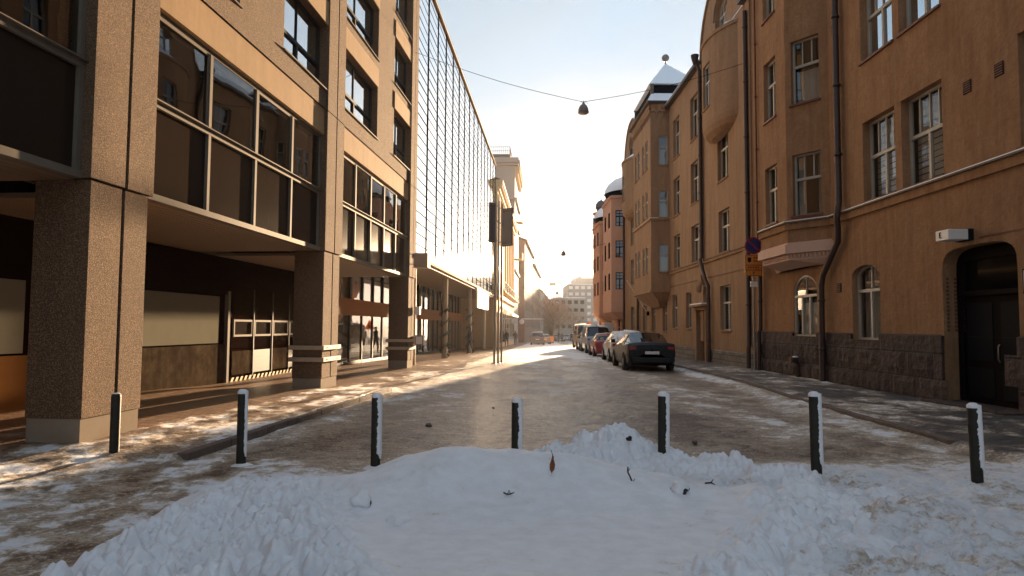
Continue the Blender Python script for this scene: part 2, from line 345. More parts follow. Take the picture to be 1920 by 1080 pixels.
def sst(a,b,x): t=np.clip((x-a)/(b-a),0,1); return t*t*(3-2*t)
def gz(Y): return -.0124*(np.clip(Y,28,150)-28)
def gzf(Y): return float(gz(np.array(float(Y))))
KL=([-5,8.5,15.6,26.6,96,200],[-5.1,-3.95,-3.2,-2.1,1.95,8.0]); xkl=lambda Y:np.interp(Y,*KL)
KR=([-5,8,14,20,96,200],[6.0,6.1,6.3,6.75,6.9,11]); xkr=lambda Y:np.interp(Y,*KR)
def gridmesh(name,X,Y,Z,mats,attrs={}):
    n,m=X.shape; me=bpy.data.meshes.new(name); co=np.stack([X,Y,Z],-1).reshape(-1,3).astype(np.float32)
    i=np.arange(n*m).reshape(n,m); q=np.stack([i[:-1,:-1],i[:-1,1:],i[1:,1:],i[1:,:-1]],-1).reshape(-1,4)
    me.vertices.add(n*m); me.vertices.foreach_set('co',co.ravel()); me.loops.add(q.size); me.loops.foreach_set('vertex_index',q.ravel().astype(np.int32))
    me.polygons.add(len(q)); me.polygons.foreach_set('loop_start',np.arange(0,q.size,4,dtype=np.int32)); me.polygons.foreach_set('loop_total',np.full(len(q),4,dtype=np.int32))
    me.polygons.foreach_set('use_smooth',np.ones(len(q),dtype=bool))
    for k,v in attrs.items():
        at=me.attributes.new(k,'FLOAT','POINT'); at.data.foreach_set('value',v.ravel().astype(np.float32))
    me.update(calc_edges=True)
    for mm in mats: me.materials.append(mm)
    return me
# ------------------------------------------------------------------ ground
def ground_h(X,Y):
    z=gz(Y)+0*X
    kl=xkl(Y); kr=xkr(Y)
    fade=sst(7.0,8.8,Y)*(1-sst(15.5,18.5,Y)); near=sst(.15,-.02,kl-X)  # sharp step on the kerb stretch
    z=z+.11*np.where(Y>8.2,sst(.05,-.05,X-kl)*(.25+.75*fade),sst(.5,-.9,X-kl)*.8)*(.3+.7*sst(6,9,Y)*(1-sst(16,20,Y))+.0)
    z=z+.10*sst(-.12,.12,X-kr)
    rough=1-sst(10,40,Y)*.7
    out_=sst(-.4,.6,X-(-5.6+.0875*(Y-8.75)))     # 0 inside the arcade
    nz=.022*fbm(X*1.1,Y*1.1,3,5)+.012*fbm(X*6,Y*6,9,4)
    z=z+nz*rough*(.15+.85*out_)
    # snowy verge in front and by the bollards
    vg=sst(9.2,7.4,Y)*sst(-3.6,-1.5,X)
    z=z+vg*(.015+.025*fbm(X*3,Y*3,21,5)+.03*lumps(X*5,Y*5,31)*sst(-.1,.5,fbm(X*1.3,Y*1.3,5,3)))
    vr=sst(1.0,2.4,X)*sst(8.6,6.6,Y)
    z=z+vr*(.03+.08*fbm(X*1.6,Y*1.6,41,5)+(.35+.65*sst(4.6,3.0,X))*(.05*lumps(X*3.3,Y*3.3,43)+.055*lumps(X*7,Y*7,47,.65)+.03*lumps(X*16,Y*16,49,.65)))
    # low snow ridge along the right kerb and the left pavement edge
    z=z+.06*np.exp(-((X-kr+.25)/.22)**2)*sst(9,13,Y)*(.5+.8*np.clip(fbm(X*2,Y*2,77,4)+.3,0,1))
    z=z+.05*np.exp(-((X-kl-.2)/.35)**2)*sst(19,24,Y)*(.5+.8*np.clip(fbm(X*2,Y*2,78,4)+.3,0,1))
    return z
def ground_attrs(X,Y):
    kl=xkl(Y); kr=xkr(Y); fac=-5.55+.0875*(Y-8.75)
    n1=fbm(X*.6,Y*.35,101,6,.6); n2=fbm(X*2.2,Y*1.6,111,6,.6); n3=fbm(X*7,Y*5,121,5,.6)
    road=sst(-.1,.3,X-kl)*sst(.1,-.3,X-kr)
    # road: brown trodden ice
    ry=sst(7.0,8.7,Y+.7*n2)
    rut=np.sin((X-(1.2-.03*Y))*2.1+.8*n1)*.14; snow_road=.38+.50*n1+.42*n2+.26*n3+rut+.28*sst(24,40,Y)+.35*np.exp(-((X-kr+.35)/.45)**2)+.30*sst(30,45,Y)+.75*(1-ry)+.30*np.exp(-((X-kl-.4)/.5)**2)*sst(24,17,Y)  # far stretch gets extra snow, also to brighten the sunlit road
    snow_road-=.22*np.exp(-((X-1.2-.35*(Y-10)*.3)/1.2)**2)*sst(8,10,Y)*sst(26,14,Y)
    # left pavement: snow with dark bare patches
    bl=.80+.95*n2+.5*n1+.45*n3-.30*sst(9,14,Y)-.28*sst(16,22,Y)
    bl-=1.0*sst(.35,-.25,X-fac)            # arcade floor swept
    rp=.42+.55*n2+.3*n1+.25*n3-.25*sst(2.2,2.9,X-kr+.0)
    s=snow_road*road+bl*(1-sst(-.1,.3,X-kl))+rp*sst(-.3,.1,X-kr)
    lw=sst(9.2,8.2,Y)*sst(-2.0,-2.8,X+.4*n2); s=s*(1-lw)+lw*(.70+1.0*n2+.5*n1+.5*n3)
    fr=sst(7.6,6.6,Y+.4*n2)*sst(-2.8,-1.6,X); s=s*(1-fr)+fr*(.95+.35*n3)
    fr=sst(8.7,7.8,Y+.4*n2)*sst(.8,2.2,X); s=s*(1-fr)+fr*(.93+.42*n2+.25*n3)
    paved=(1-sst(-.1,.3,X-kl))*sst(7,12,Y)
    pr=sst(-.1,.2,X-kr)
    return dict(snow=np.clip(s,0,1),paved=np.clip(paved,0,1),rightp=pr,arc=sst(.1,-.3,X-fac))
def ground_mat(whole):
    m=bpy.data.materials.new('ground_snow' if whole else 'bank_snow'); m.use_nodes=True; t=m.node_tree; l=t.links; b=t.nodes['Principled BSDF']
    tcn=nd(t,'ShaderNodeTexCoord'); oc=tcn.outputs['Object']
    def noise(s,d=6,r=.6,vec=None):
        n=nd(t,'ShaderNodeTexNoise'); n.inputs['Scale'].default_value=s; n.inputs['Detail'].default_value=d; n.inputs['Roughness'].default_value=r; l.new(vec or oc,n.inputs['Vector']); return n.outputs[0]
    def mix(f,a,c,bt='MIX'):
        x=nd(t,'ShaderNodeMixRGB'); x.blend_type=bt
        for i,v in ((0,f),(1,a),(2,c)):
            if isinstance(v,(int,float)): x.inputs[i].default_value=v
            elif isinstance(v,tuple): x.inputs[i].default_value=(*v,1)
            else: l.new(v,x.inputs[i])
        return x.outputs[0]
    def ramp(v,a,c,o0=0,o1=1):
        r=nd(t,'ShaderNodeMapRange'); r.interpolation_type='SMOOTHSTEP'
        for i,q in ((1,a),(2,c),(3,o0),(4,o1)): r.inputs[i].default_value=q
        l.new(v,r.inputs[0]); return r.outputs[0]
    def att(n):
        a=nd(t,'ShaderNodeAttribute'); a.attribute_name=n; return a.outputs['Fac']
    def math_(op,a,c):
        x=nd(t,'ShaderNodeMath'); x.operation=op
        for i,v in ((0,a),(1,c)):
            if isinstance(v,(int,float)): x.inputs[i].default_value=v
            else: l.new(v,x.inputs[i])
        return x.outputs[0]
    mp=nd(t,'ShaderNodeMapping'); mp.inputs['Scale'].default_value=(.9,1.25,1); l.new(oc,mp.inputs[0])
    n_f=noise(26,5,.7); n_m=noise(6,7,.65,mp.outputs[0]); n_s=noise(90,3,.6)
    sn=att('snow')
    s2=math_('ADD',sn,math_('MULTIPLY',math_('SUBTRACT',n_m,.5),1.1)); s2=math_('ADD',s2,math_('MULTIPLY',math_('SUBTRACT',n_f,.5),1.0)); s2=math_('ADD',s2,math_('MULTIPLY',math_('SUBTRACT',n_s,.5),.35))
    n_l=noise(2.2,8,.75,mp.outputs[0]); ice=mix(ramp(n_l,.38,.62),(.17,.115,.075),(.55,.44,.33)); ice=mix(ramp(n_m,.42,.60),ice,(.25,.185,.135)); ice=mix(ramp(n_f,.52,.62),ice,(.55,.48,.41))
    ice=mix(ramp(n_s,.52,.66),ice,(.10,.07,.05))
    dark=mix(ramp(n_f,.4,.65),(.075,.05,.035),(.13,.09,.062))
    bare=mix(ramp(s2,-.02,.26),dark,ice)
    snowc=mix(ramp(n_m,.3,.7),(.80,.81,.84),(.89,.91,.95))
    c=mix(ramp(s2,.36,.80),bare,mix(ramp(s2,.6,.95),(.62,.53,.43),snowc))
    if whole:
        br=nd(t,'ShaderNodeTexBrick'); br.inputs['Scale'].default_value=1; br.inputs['Brick Width'].default_value=.3; br.inputs['Row Height'].default_value=.15; br.inputs['Mortar Size'].default_value=.008
        mp2=nd(t,'ShaderNodeMapping'); mp2.inputs['Rotation'].default_value=(0,0,R(5)); l.new(oc,mp2.inputs[0]); l.new(mp2.outputs[0],br.inputs['Vector'])
        br.inputs['Color1'].default_value=(.21,.105,.055,1); br.inputs['Color2'].default_value=(.15,.075,.04,1); br.inputs['Mortar'].default_value=(.06,.04,.028,1)
        pav=mix(ramp(n_m,.35,.7,0,.5),br.outputs[0],(.30,.19,.11))
        pm=math_('MULTIPLY',att('paved'),ramp(s2,.30,.62,1,0)); c=mix(pm,c,pav)
        asp=mix(ramp(n_f,.4,.6),(.06,.055,.052),(.14,.13,.125)); c=mix(math_('MULTIPLY',att('rightp'),ramp(s2,.25,.65,1,0)),c,asp)
    l.new(c,b.inputs['Base Color'])
    rg=ramp(s2,.25,.7,.38,.68); rg2=math_('ADD',rg,math_('MULTIPLY',math_('SUBTRACT',n_f,.5),.3)); l.new(rg2,b.inputs['Roughness'])
    b.inputs['Specular IOR Level'].default_value=.5
    b1=nd(t,'ShaderNodeBump'); b1.inputs['Strength'].default_value=.9 if whole else .5; b1.inputs['Distance'].default_value=.05 if whole else .03; l.new(n_m,b1.inputs['Height'])
    b2=nd(t,'ShaderNodeBump'); b2.inputs['Strength'].default_value=.8 if whole else .55; b2.inputs['Distance'].default_value=.02 if whole else .014; l.new(n_f,b2.inputs['Height']); l.new(b1.outputs[0],b2.inputs['Normal'])
    b3=nd(t,'ShaderNodeBump'); b3.inputs['Strength'].default_value=.4; b3.inputs['Distance'].default_value=.003; l.new(n_s,b3.inputs['Height']); l.new(b2.outputs[0],b3.inputs['Normal'])
    l.new(b3.outputs[0],b.inputs['Normal']); return m
GM=ground_mat(True); BM_=ground_mat(False)
rows=620; yy=np.concatenate([np.linspace(-6,1.4,12)[:-1],1.4*np.exp(np.linspace(0,math.log(170/1.4),rows))]); uu=np.linspace(-1,1,760)
Yg,Ug=np.meshgrid(yy,uu,indexing='ij'); Xg=Ug*(np.clip(Yg,1.4,None)*.92+3.5)
sp=np.clip(np.abs(Yg),2,None)
Zg=ground_h(Xg,Yg)
# a dip under everything right at the rim keeps the sheet above the far ground
me=gridmesh('road',Xg,Yg,Zg,[GM],ground_attrs(Xg,Yg)); tag(obj('road',me),'trodden brown ice and snow over the street and its pavements',kind='structure')
g=MB(); gy=[-400,-6,28,150,600,4000]
for a,b_ in zip(gy,gy[1:]): g.quad((-3000,a,gzf(a)-.12),(3000,a,gzf(a)-.12),(3000,b_,gzf(b_)-.12),(-3000,b_,gzf(b_)-.12))
tag(g.build('ground',mat('farground',(.55,.50,.46),.8,noise=[(.05,.5,(.4,.36,.33))])),'snowy ground beyond the street',kind='structure')
# ------------------------------------------------------------------ snow banks
def bank_front(X,Y):
    xs=np.array([-3.1,-2.75,-2.4,-1.75,-1.3,-1.0,-.65,-.05,.45,.85,1.2,1.45,1.7,2.0,2.2,2.45,2.8,3.05]); hs=np.array([.0,.10,.17,.20,.27,.39,.47,.455,.43,.37,.29,.235,.175,.15,.20,.15,.03,0])
    rh=np.interp(X,xs,hs); yr=6.42-.10*np.abs(X)+.15*fbm(X*1.1,X*0+3,61,3)
    d=Y-yr
    back=np.exp(-(np.clip(d,0,9)/.42)**2)
    shelf=.115*sst(-3.0,-1.9,X-(6.2-Y)*.35)*sst(2.9,2.2,X+(6.1-Y)*.72)*sst(.4,-.3,d)
    front=shelf+(rh-shelf)*np.exp(-(np.clip(-d,0,9)/(.62+.1*fbm(X*.9,Y*.9,62,3)))**2)
    h=np.where(d>0,rh*back,front)
    sm=fbm(X*1.4,Y*1.4,63,4); h=h+.035*sm*sst(.02,.15,h)
    h=h+.03*sst(.05,.2,h)*np.clip(fbm(X*3.1+Y,Y*2.4,64,3),0,1)
    h=h+.004*fbm(X*9,Y*9,66,3)
    # crumbled left edge
    xl=-2.75-.02*(Y-6)+.25*fbm(Y*1.3,X*.2,71,3); xr=-1.95+(6.2-Y)*.38+.25*fbm(Y*1.7,X*.3,72,3)
    cr=sst(xl-.25,xl+.2,X)*sst(xr+.55,xr-.1,X)*sst(7.15,6.5,Y+.2*sm)
    hh=.0+.07*lumps(X*2.6,Y*2.6,81,.8)+.11*lumps(X*5.0+.3,Y*5.0,83,.72)+.085*lumps(X*11,Y*11,85,.7)+.035*lumps(X*21,Y*21,87,.7)+.03*fbm(X*3,Y*3,88,4)
    h=h*(1-.5*cr)+cr*hh*(.5+.5*sst(6.5,5.0,Y))
    # crumbled right edge and the low snow between the heaps
    c2=sst(2.2,2.6,X+(6.1-Y)*.72+.3*sm)*sst(3.9,3.0,X+(6.1-Y)*.72)*sst(6.9,6.3,Y)
    h=h+c2*(.02+.09*lumps(X*3.4,Y*3.4,91,.75)+.075*lumps(X*7,Y*7,92,.7)+.035*lumps(X*16,Y*16,93,.7)-.02)
    edge=sst(-3.4,-3.1,X)*sst(4.6,4.2,X)*sst(7.6,7.2,Y)*sst(1.9,2.1,Y)
    return (h+.015)*edge-.05*(1-edge)-.045*sst(.03,.0,h)
def bank_back(X,Y):
    def bl(cx,cy,rx,ry,h): return h*np.clip(1-((X-cx)/rx)**2-((Y-cy)/ry)**2,0,1)**.75
    h=np.maximum.reduce([bl(.75,7.65,.75,.55,.21),bl(1.2,8.0,.62,.6,.36),bl(1.62,7.75,.55,.5,.20),bl(.35,7.45,.5,.4,.14),bl(2.15,7.35,.7,.45,.15),bl(2.75,7.0,.6,.5,.11)])
    m=sst(.0,.08,h)
    h=h+m*(.07*lumps(X*4.5,Y*4.5,201,.75)+.065*lumps(X*10,Y*10,203,.7)+.035*lumps(X*21,Y*21,205,.7)+.02*fbm(X*4,Y*4,207,4)-.03)
    return h-.07*(1-m)
def bank(name,fn,x0,x1,y0,y1,st,label):
    xs=np.arange(x0,x1,st); ys=np.arange(y0,y1,st); Xb,Yb=np.meshgrid(xs,ys)
    Hb=fn(Xb,Yb); Zb=gz(Yb)+Hb+np.where(Hb>0,.02,0)
    a=dict(snow=np.clip(1.15+.25*fbm(Xb*5,Yb*5,211,4)-.25*sst(.05,.0,Hb),0,2))
    tag(obj(name,gridmesh(name,Xb,Yb,Zb,[BM_],a)),label,'snow bank')
bank('snow_bank',bank_front,-3.5,4.7,1.9,7.7,.0145,'long smooth bank of ploughed snow in the foreground in front of the bollards')
bank('snow_bank',bank_back,-.3,3.5,6.4,8.8,.0145,'lumpy snow heap just behind the middle bollards')
# ------------------------------------------------------------------ kerbs
def kerb(name,fx,y0,y1,z0,z1,w,label,cat='kerb',step=1.05):
    t=thing(name,label,cat,(float(fx(y0)),y0,gzf(y0))); y=y0; o=Vector(t.location)
    while y<y1-.01:
        ya,yb=y+.008,min(y+step,y1)-.008; xa,xb=float(fx(ya)),float(fx(yb)); j=random.uniform(-.008,.008)
        mb=MB(); s=w
        vs=[]
        for z in (z0,z1+j):
            for (x,yv) in ((xa,ya),(xa+s,ya),(xb+s,yb),(xb,yb)): vs.append((x-o.x,yv-o.y,z+gzf(yv)-o.z))
        mb.add(vs,[(0,3,2,1),(4,5,6,7),(0,1,5,4),(1,2,6,5),(2,3,7,6),(3,0,4,7)])
        mb.build('kerb_stone',M['kerb'],t,bevel=.012); y+=step
    return t
kerb('kerb',lambda y:xkl(y)-.06,8.2,17,-.1,.105,.13,'dark granite kerb edging the pavement beside the arcade')
kerb('kerb',lambda y:xkr(y)-.02,9.5,40,-.1,.105,.14,'snow dusted kerb along the pavement of the orange houses')
# ------------------------------------------------------------------ bollards
def bollard(x,y,h,side,label,tilt=0,extra=0):
    t=thing('bollard',label,'bollard',(x,y,gzf(y)),0,'steel bollards across the street')
    mb=MB(); mb.lathe([(.0,h),(.04,h-.001),(.052,h-.015),(.055,h-.04),(.055,-.1)],20); mb.build('post',M['bollard'],t)
    mb=MB(); rc=random.Random(int(x*31)+999); ring=[(.24+rc.uniform(-.03,.04),-.06),(.13,.012),(.085,.035),(.05,.045)]; mb.lathe(ring,18,(rc.uniform(-.02,.03),rc.uniform(-.02,.02),0)); mb.build('snow_collar',M['snow'],t)
    if side<.3:
        sb=MB(); sb.lathe([(0,h+.008),(.03,h+.006),(.05,h-.002)],14); sb.build('snow_cap',M['snow'],t); return
    n=26; vs=[];fs=[]; rnd=random.Random(int(x*100)+500); rows_=60; z0=h*(.10+rnd.random()*.12)
    for i in range(rows_+1):
        z=z0+(h+.012-z0)*i/rows_
        wob=.55*wob+rnd.uniform(-.16,.16) if i else 0; half=(1.0+wob+rnd.uniform(-.09,.09))*side
        if i<6: half*=i/6
        for k in range(n+1):
            a=-half+2*half*k/n; th=.060+.014*math.cos(a/max(half,.01)*1.45)+rnd.uniform(-.0012,.0012)
            if k in (0,n): th=.050
            vs.append((th*math.cos(a-.35),th*math.sin(a-.35),z))
    for i in range(rows_):
        for k in range(n): q=i*(n+1)+k; fs.append((q,q+1,q+n+2,q+n+1))
    sb=MB(); sb.add(vs,fs,0,True)
    sb.lathe([(0,h+.035+extra),(.03,h+.031+extra),(.052,h+.016),(.06,h-.004),(.056,h-.02)],18)
    sb.build('snow_cap',M['snow'],t); t.rotation_euler=(R(tilt),R(tilt*.7),0)
for a in [(-4.83,8.28,.80,.1,'leftmost dark bollard in front of the nearest concrete pillar, almost bare',0),
 (-3.14,7.92,.865,.36,'second bollard from the left with a thin snow cap beside the kerb end',0),
 (-1.56,7.84,.84,.8,'third bollard from the left, speckled with snow on its right side',0),
 (.06,7.7,.81,.8,'middle bollard standing just behind the crest of the snow bank',0),
 (1.7,7.62,.90,.85,'bollard in front of the lumpy snow heap, snow plastered down its right side',.4),
 (3.26,7.26,.94,.9,'tall bollard second from the right, thick snow stripe down its side',-.8),
 (4.78,6.98,.86,1.2,'rightmost bollard, mottled with frozen snow, before the dark doorway',-1.2)]:
    bollard(*a[:5],tilt=a[5])
# ------------------------------------------------------------------ bits in the snow
def blob(mb,c,r,seed,sz=(1,1,1),amp=.25,n=20,mi=0):
    rnd=random.Random(seed); ph=[rnd.uniform(0,6) for _ in range(6)]; vs=[];m=n//2
    for i in range(m+1):
        a=math.pi*i/m
        for k in range(n):
            t=2*math.pi*k/n; d=Vector((math.sin(a)*math.cos(t),math.sin(a)*math.sin(t),math.cos(a)))
            q=1+amp*(math.sin(3*d.x+ph[0])*math.sin(2.6*d.y+ph[1])+.5*math.sin(5*d.z+ph[2]+3*d.x)+.3*math.sin(9*d.x+ph[3])*math.sin(8*d.y+ph[4]))
            vs.append((c[0]+r*sz[0]*d.x*q,c[1]+r*sz[1]*d.y*q,c[2]+r*sz[2]*d.z*q))
    mb.add(vs,[(i*n+k,i*n+(k+1)%n,(i+1)*n+(k+1)%n,(i+1)*n+k) for i in range(m) for k in range(n)],mi,True)
def bh(x,y): return float(bank_front(np.array([[x]]),np.array([[y]]))[0,0])+.02
def snow_lump(x,y,r,label,seed):
    z=bh(x,y); t=thing('snow_lump',label,'snow lump',(x,y,z),0)
    mb=MB(); blob(mb,(0,0,.01),r*.85,seed+3,(1,.9,.75),.3); mb.build('frozen_earth',M['twig'],t)
    mb=MB(); blob(mb,(-.008,-.02,.035),r,seed,(1,.85,.8),.22); mb.build('snow_crust',M['snow'],t)
snow_lump(-1.20,5.55,.085,'knobbly snow capped lump jutting from the left of the bank',4)
snow_lump(1.48,5.95,.075,'rounded snow capped lump with a dark underside right of the bank crest',11)
mb=MB(); blob(mb,(0,0,.0),.085,21,(1,.9,.6),.18); tag(mb.build('snow_lump',M['snow'],None,(-.86,5.25,bh(-.86,5.25))),'low round white bump on the smooth bank near the picture foot','snow lump')
def leafy(x,y,label):
    z=bh(x,y)
    t=thing('dead_leaf',label,'leaf',(x,y,z+.01)); mb=MB()
    P=[(-.002,-.06),(.022,-.03),(.026,.02),(.012,.07),(.003,.10),(-.008,.06),(-.022,.02),(-.020,-.03)]
    mb.add([(p[0],-.04-.012*abs(p[0])*30-.02*math.sin(p[1]*30),p[1]+.05) for p in P]+[(0,-.065,.05)],[(i,(i+1)%8,8) for i in range(8)],0,True)
    mb.build('blade',M['leaf'],t)
    mb=MB(); mb.tube([(.0,0,-.02),(.004,-.05,.06),(.012,-.05,.13),(-.01,-.03,.19)],[.005,.006,.004,.002],6); mb.build('stalk',M['twig'],t)
leafy(.36,6.0,'dried brown curled leaf sticking out of the snow bank')
def twig(x,y,pts,label,r=.006):
    z=bh(x,y); mb=MB(); mb.tube(pts,[r]*(len(pts)-1)+[r*.5],6)
    for i,p in enumerate(pts[1:-1]): mb.tube([p,(p[0]+.02*(-1)**i,p[1]-.01,p[2]+.035)],[r*.7,r*.3],5)
    tag(mb.build('twig',M['twig'],None,(x,y,z)),label,'twig')
twig(1.05,6.05,[(-.015,-.03,.10),(-.02,-.045,.06),(0,-.05,.02),(.02,-.05,-.03),(.035,-.04,-.05)],'dark bent twig poking from the right flank of the snow bank',.007)
twig(-.02,5.75,[(-.04,-.03,.012),(-.01,-.045,.0),(.02,-.045,.004),(.05,-.03,.014)],'tiny dark twig tip lying flat on the middle of the bank')
twig(1.85,6.35,[(-.05,-.03,.02),(0,-.05,.03),(.04,-.04,.01)],'short dark twig between the two right humps of snow',.008)
mb=MB(); blob(mb,(0,0,0),.035,31,(1,.8,.7),.3); tag(mb.build('ice_clod',M['twig'],None,(1.32,7.62,gzf(7.6)+.40)),'small dark clod on top of the lumpy snow heap','clod')
for i,(x,y,r) in enumerate([(-1.35,11.1,.05),(-.35,13.5,.03),(2.6,9.6,.035)]):
    mb=MB(); blob(mb,(0,0,.02),r,40+i,(1,1,.7),.3); tag(mb.build('ice_clod',M['kerb'],None,(x,y,gzf(y)+.01)),['brown frozen clod on the road behind the third bollard','small brown clod further up the middle of the road','flat dark clod on the road right of the snow heap'][i],'clod')
#PART2
# ------------------------------------------------------------------ left: brown concrete building with arcade
AZL=5.0
BL=thing('office_building','brown exposed aggregate office building with ground floor arcade on the left','building',(-5.55,8.75,0),R(90-AZL))
FL=Fr((0,0),(1,0),-1)
SZ=3.55
PIL=[(-17.2,1.2),(-8.6,1.2),(0,1.2),(8.42,1.15),(17.45,.95)]
TOPL=21.0
for i,(p,wd) in enumerate(PIL):
    mb=MB(); g0,g1=p+wd*.52,p+wd*.57
    mb.box(p,g0,-.78,0,.42 if i==2 else .3,SZ,0,FL); mb.box(g1,p+wd,-.78,0,.42 if i==2 else .3,SZ,0,FL); mb.box(g0,g1,-.78,-.045,.3,SZ,0,FL)
    pl=mb.build('pillar',M['aggregate'],BL,bevel=.008)
    mb=MB(); mb.box(p+.015,p+wd-.015,-.765,-.02,-.2,.42 if i==2 else .3,0,FL); mb.build('plinth',M['aggregate_base'],pl)
    mb=MB(); u1=p+wd*1.06
    mb.box(p-.06,g0,-.5,0.04,SZ+.012,7.18,0,FL); mb.box(g1,u1,-.5,0.04,SZ+.012,7.18,0,FL); mb.box(g0,g1,-.5,-.01,SZ+.012,7.18,0,FL)
    mb.box(p-.06,g0,-.5,0.04,7.2,TOPL,0,FL); mb.box(g1,u1,-.5,0.04,7.2,TOPL,0,FL); mb.box(g0,g1,-.5,-.01,7.2,TOPL,0,FL)
    mb.build('upper_pillar',M['aggregate'],BL,bevel=.006)
    if i>=3:
        for z in (.72,1.02):
            mb=MB(); mb.box(p-.07,p+wd+.07,-.86,-.005+.075,z,z+.11,0,FL)
            for a in (p+.2,p+wd-.2): mb.box(a-.015,a+.015,.068,.082,z+.04,z+.07,0,FL)
            mb.build('bumper_rail',M['rail'],pl,bevel=.01)
NP=[(-16.0,-8.66,4),(-7.4,-.06,4),(1.28,8.36,4),(9.66,17.39,5)]
for bi,(a0,a1,n) in enumerate(NP):
    # glazed band
    zb,zt,zu=SZ,5.06,6.55; o=-.14; stp=(a1-a0)/n
    gb=MB()
    for z0,z1,oo in ((zb,zb+.10,.06),(zt-.045,zt+.045,.03),(zu-.08,zu,.0),(zt+.045,zt+.06,.09)): gb.box(a0,a1,o-.1,o+oo,z0,z1,0,FL)
    for k in range(n+1):
        a=a0+stp*k; a=min(max(a,a0+.04),a1-.04); gb.box(a-.04,a+.04,o-.1,o+.028,zb+.10,zt-.045,0,FL); gb.box(a-.045,a+.045,o-.1,o+.026,zt+.06,zu-.08,0,FL)
    fr=gb.build('band_frame',M['alu'],BL)
    for k in range(n):
        x0,x1=a0+stp*k+.045,a0+stp*(k+1)-.045
        pb=MB(); oo=o-.02+random.uniform(-.004,.004); t1=random.uniform(-.012,.012)
        pb.quad(FL(x0,oo,zt+.06),FL(x1,oo+t1*.4,zt+.06),FL(x1,oo+t1,zu-.08),FL(x0,oo+t1*.3,zu-.08)); pb.build('upper_pane',M['bayglass'],fr)
        pb=MB(); pb.quad(FL(x0,o-.03,zb+.1),FL(x1,o-.03,zb+.1),FL(x1,o-.03,zt-.045),FL(x0,o-.03,zt-.045)); pb.build('lower_panel',M['lowglass'],fr)
        if k%2==0: # inner sash
            sb=MB(); q=.05
            for (u0,u1,w0,w1) in ((x0,x1,zt+.06,zt+.06+q),(x0,x1,zu-.08-q,zu-.08),(x0,x0+q,zt+.11,zu-.13),(x1-q,x1,zt+.11,zu-.13)): sb.box(u0,u1,o-.015,o+.012,w0,w1,0,FL)
            sb.build('sash',M['alu'],fr)
    # beam, spandrels, upper wall
    box(FL,BL,'beam','tan',a0-.02,a1+.02,-.5,-.05,6.56,7.22)
    W1={0:(-13,-10.6),1:(-4.6,-2.1),2:(1.28,3.8),3:(9.66,12.95)}[bi]; W2={0:(-10.5,-8.7),1:(-2.0,-.1),2:(5.75,8.36),3:(14.95,17.39)}[bi]
    if bi in (0,1): W1=(a0,a0+2.6); W2=(a1-2.6,a1)
    ops=[]; zr=[7.74+2.62*k for k in range(5)]
    for k,z in enumerate(zr):
        for (u,v) in (W1,W2): ops.append((u+.01,v-.01,z,z+1.68))
    mb=MB(); wall(mb,FL,a0,a1,7.23,TOPL,ops,.32,-.02); mb.build('upper_wall',M['aggregate'],BL)
    for k,z in enumerate(zr):
        for (u,v) in (W1,W2):
            window(BL,FL,(u+v)/2,z,v-u-.02,1.68,.24,-.02,0,'darkframe',.36,(.45,),(.45,),(),None,'winmirror')
            mb=MB(); mb.box(u-.02,v+.03,-.1,.03,z-.04,z-.003,0,FL); mb.build('window_ledge',M['alu'],BL)
            mb=MB(); mb.box(u+.02,v-.02,-.1,.012,z+1.69,z+2.30,0,FL); mb.build('spandrel',M['tan'],BL)
    # soffit with slats
    mb=MB(); mb.box(a0-.1,a1+.1,-3.55,-.24,SZ+.02,SZ+.08,0,FL)
    for k in range(22): mb.box(a0-.1,a1+.1,-3.5+k*.148,-3.5+k*.148+.132,SZ,SZ+.02,0,FL)
    mb.build('soffit',M['soffit'],BL)
# soffits above pillars and the body behind
box(FL,BL,'soffit_edge','soffit',-17.2,18.3,-3.6,-3.5,SZ-.02,SZ+.2)
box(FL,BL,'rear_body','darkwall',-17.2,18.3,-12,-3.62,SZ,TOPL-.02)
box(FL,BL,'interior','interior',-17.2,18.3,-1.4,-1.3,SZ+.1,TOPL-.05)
box(FL,BL,'roof','roof',-17.2,18.5,-12,.05,TOPL,TOPL+.15)
box(FL,BL,'interior_floor','interior',-17.1,18.3,-1.29,-.3,5.0,5.04)
# arcade back wall
WO=-3.45
def slab(name,m,a0,a1,z0,z1,o=WO,th=.12,par=BL,bevel=0): return box(FL,par,name,m,a0,a1,o-th,o,z0,z1,bevel)
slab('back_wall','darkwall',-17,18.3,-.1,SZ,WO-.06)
slab('lower_board','brownboard',-8,3.2,0,1.08); slab('pale_board','paleboard',-8,3.0,1.12,2.42)
slab('metal_board','metalboard',3.9,10.05,.02,1.10); slab('pale_board','paleboard',3.9,9.7,1.14,2.43)
slab('metal_post','alu',10.1,10.22,0,2.6,WO+.05)
gd=slab('garage_door','darkwall',10.3,17.3,.14,2.75)
for i in range(13):
    if abs(i*.2+.25-1.55)<.26: continue
    slab('panel_board','darkwall',10.35,17.2,.16+i*.2,.16+i*.2+.18,WO+.025,.02,gd)
for k in range(5):
    a=10.45+k*1.3
    mb=MB(); 
    for u0,u1,z0,z1 in ((a,a+1.15,1.30,1.36),(a,a+1.15,1.74,1.8),(a,a+.06,1.36,1.74),(a+1.09,a+1.15,1.36,1.74)): mb.box(u0,u1,WO,WO+.05,z0,z1,0,FL)
    wf=mb.build('door_window',M['alu'],gd)
    mb=MB(); mb.quad(FL(a+.06,WO+.02,1.36),FL(a+1.09,WO+.02,1.36),FL(a+1.09,WO+.02,1.74),FL(a+.06,WO+.02,1.74)); mb.build('pane',M['lowglass'],wf)
    slab('metal_skirt','darkframe' if k%2 else 'metalboard',a-.05,a+1.18,.2,.88,WO+.045,.02,gd)
    slab('post','darkframe',a+1.2,a+1.24,.1,2.7,WO+.06,.05,gd)
mb=MB()
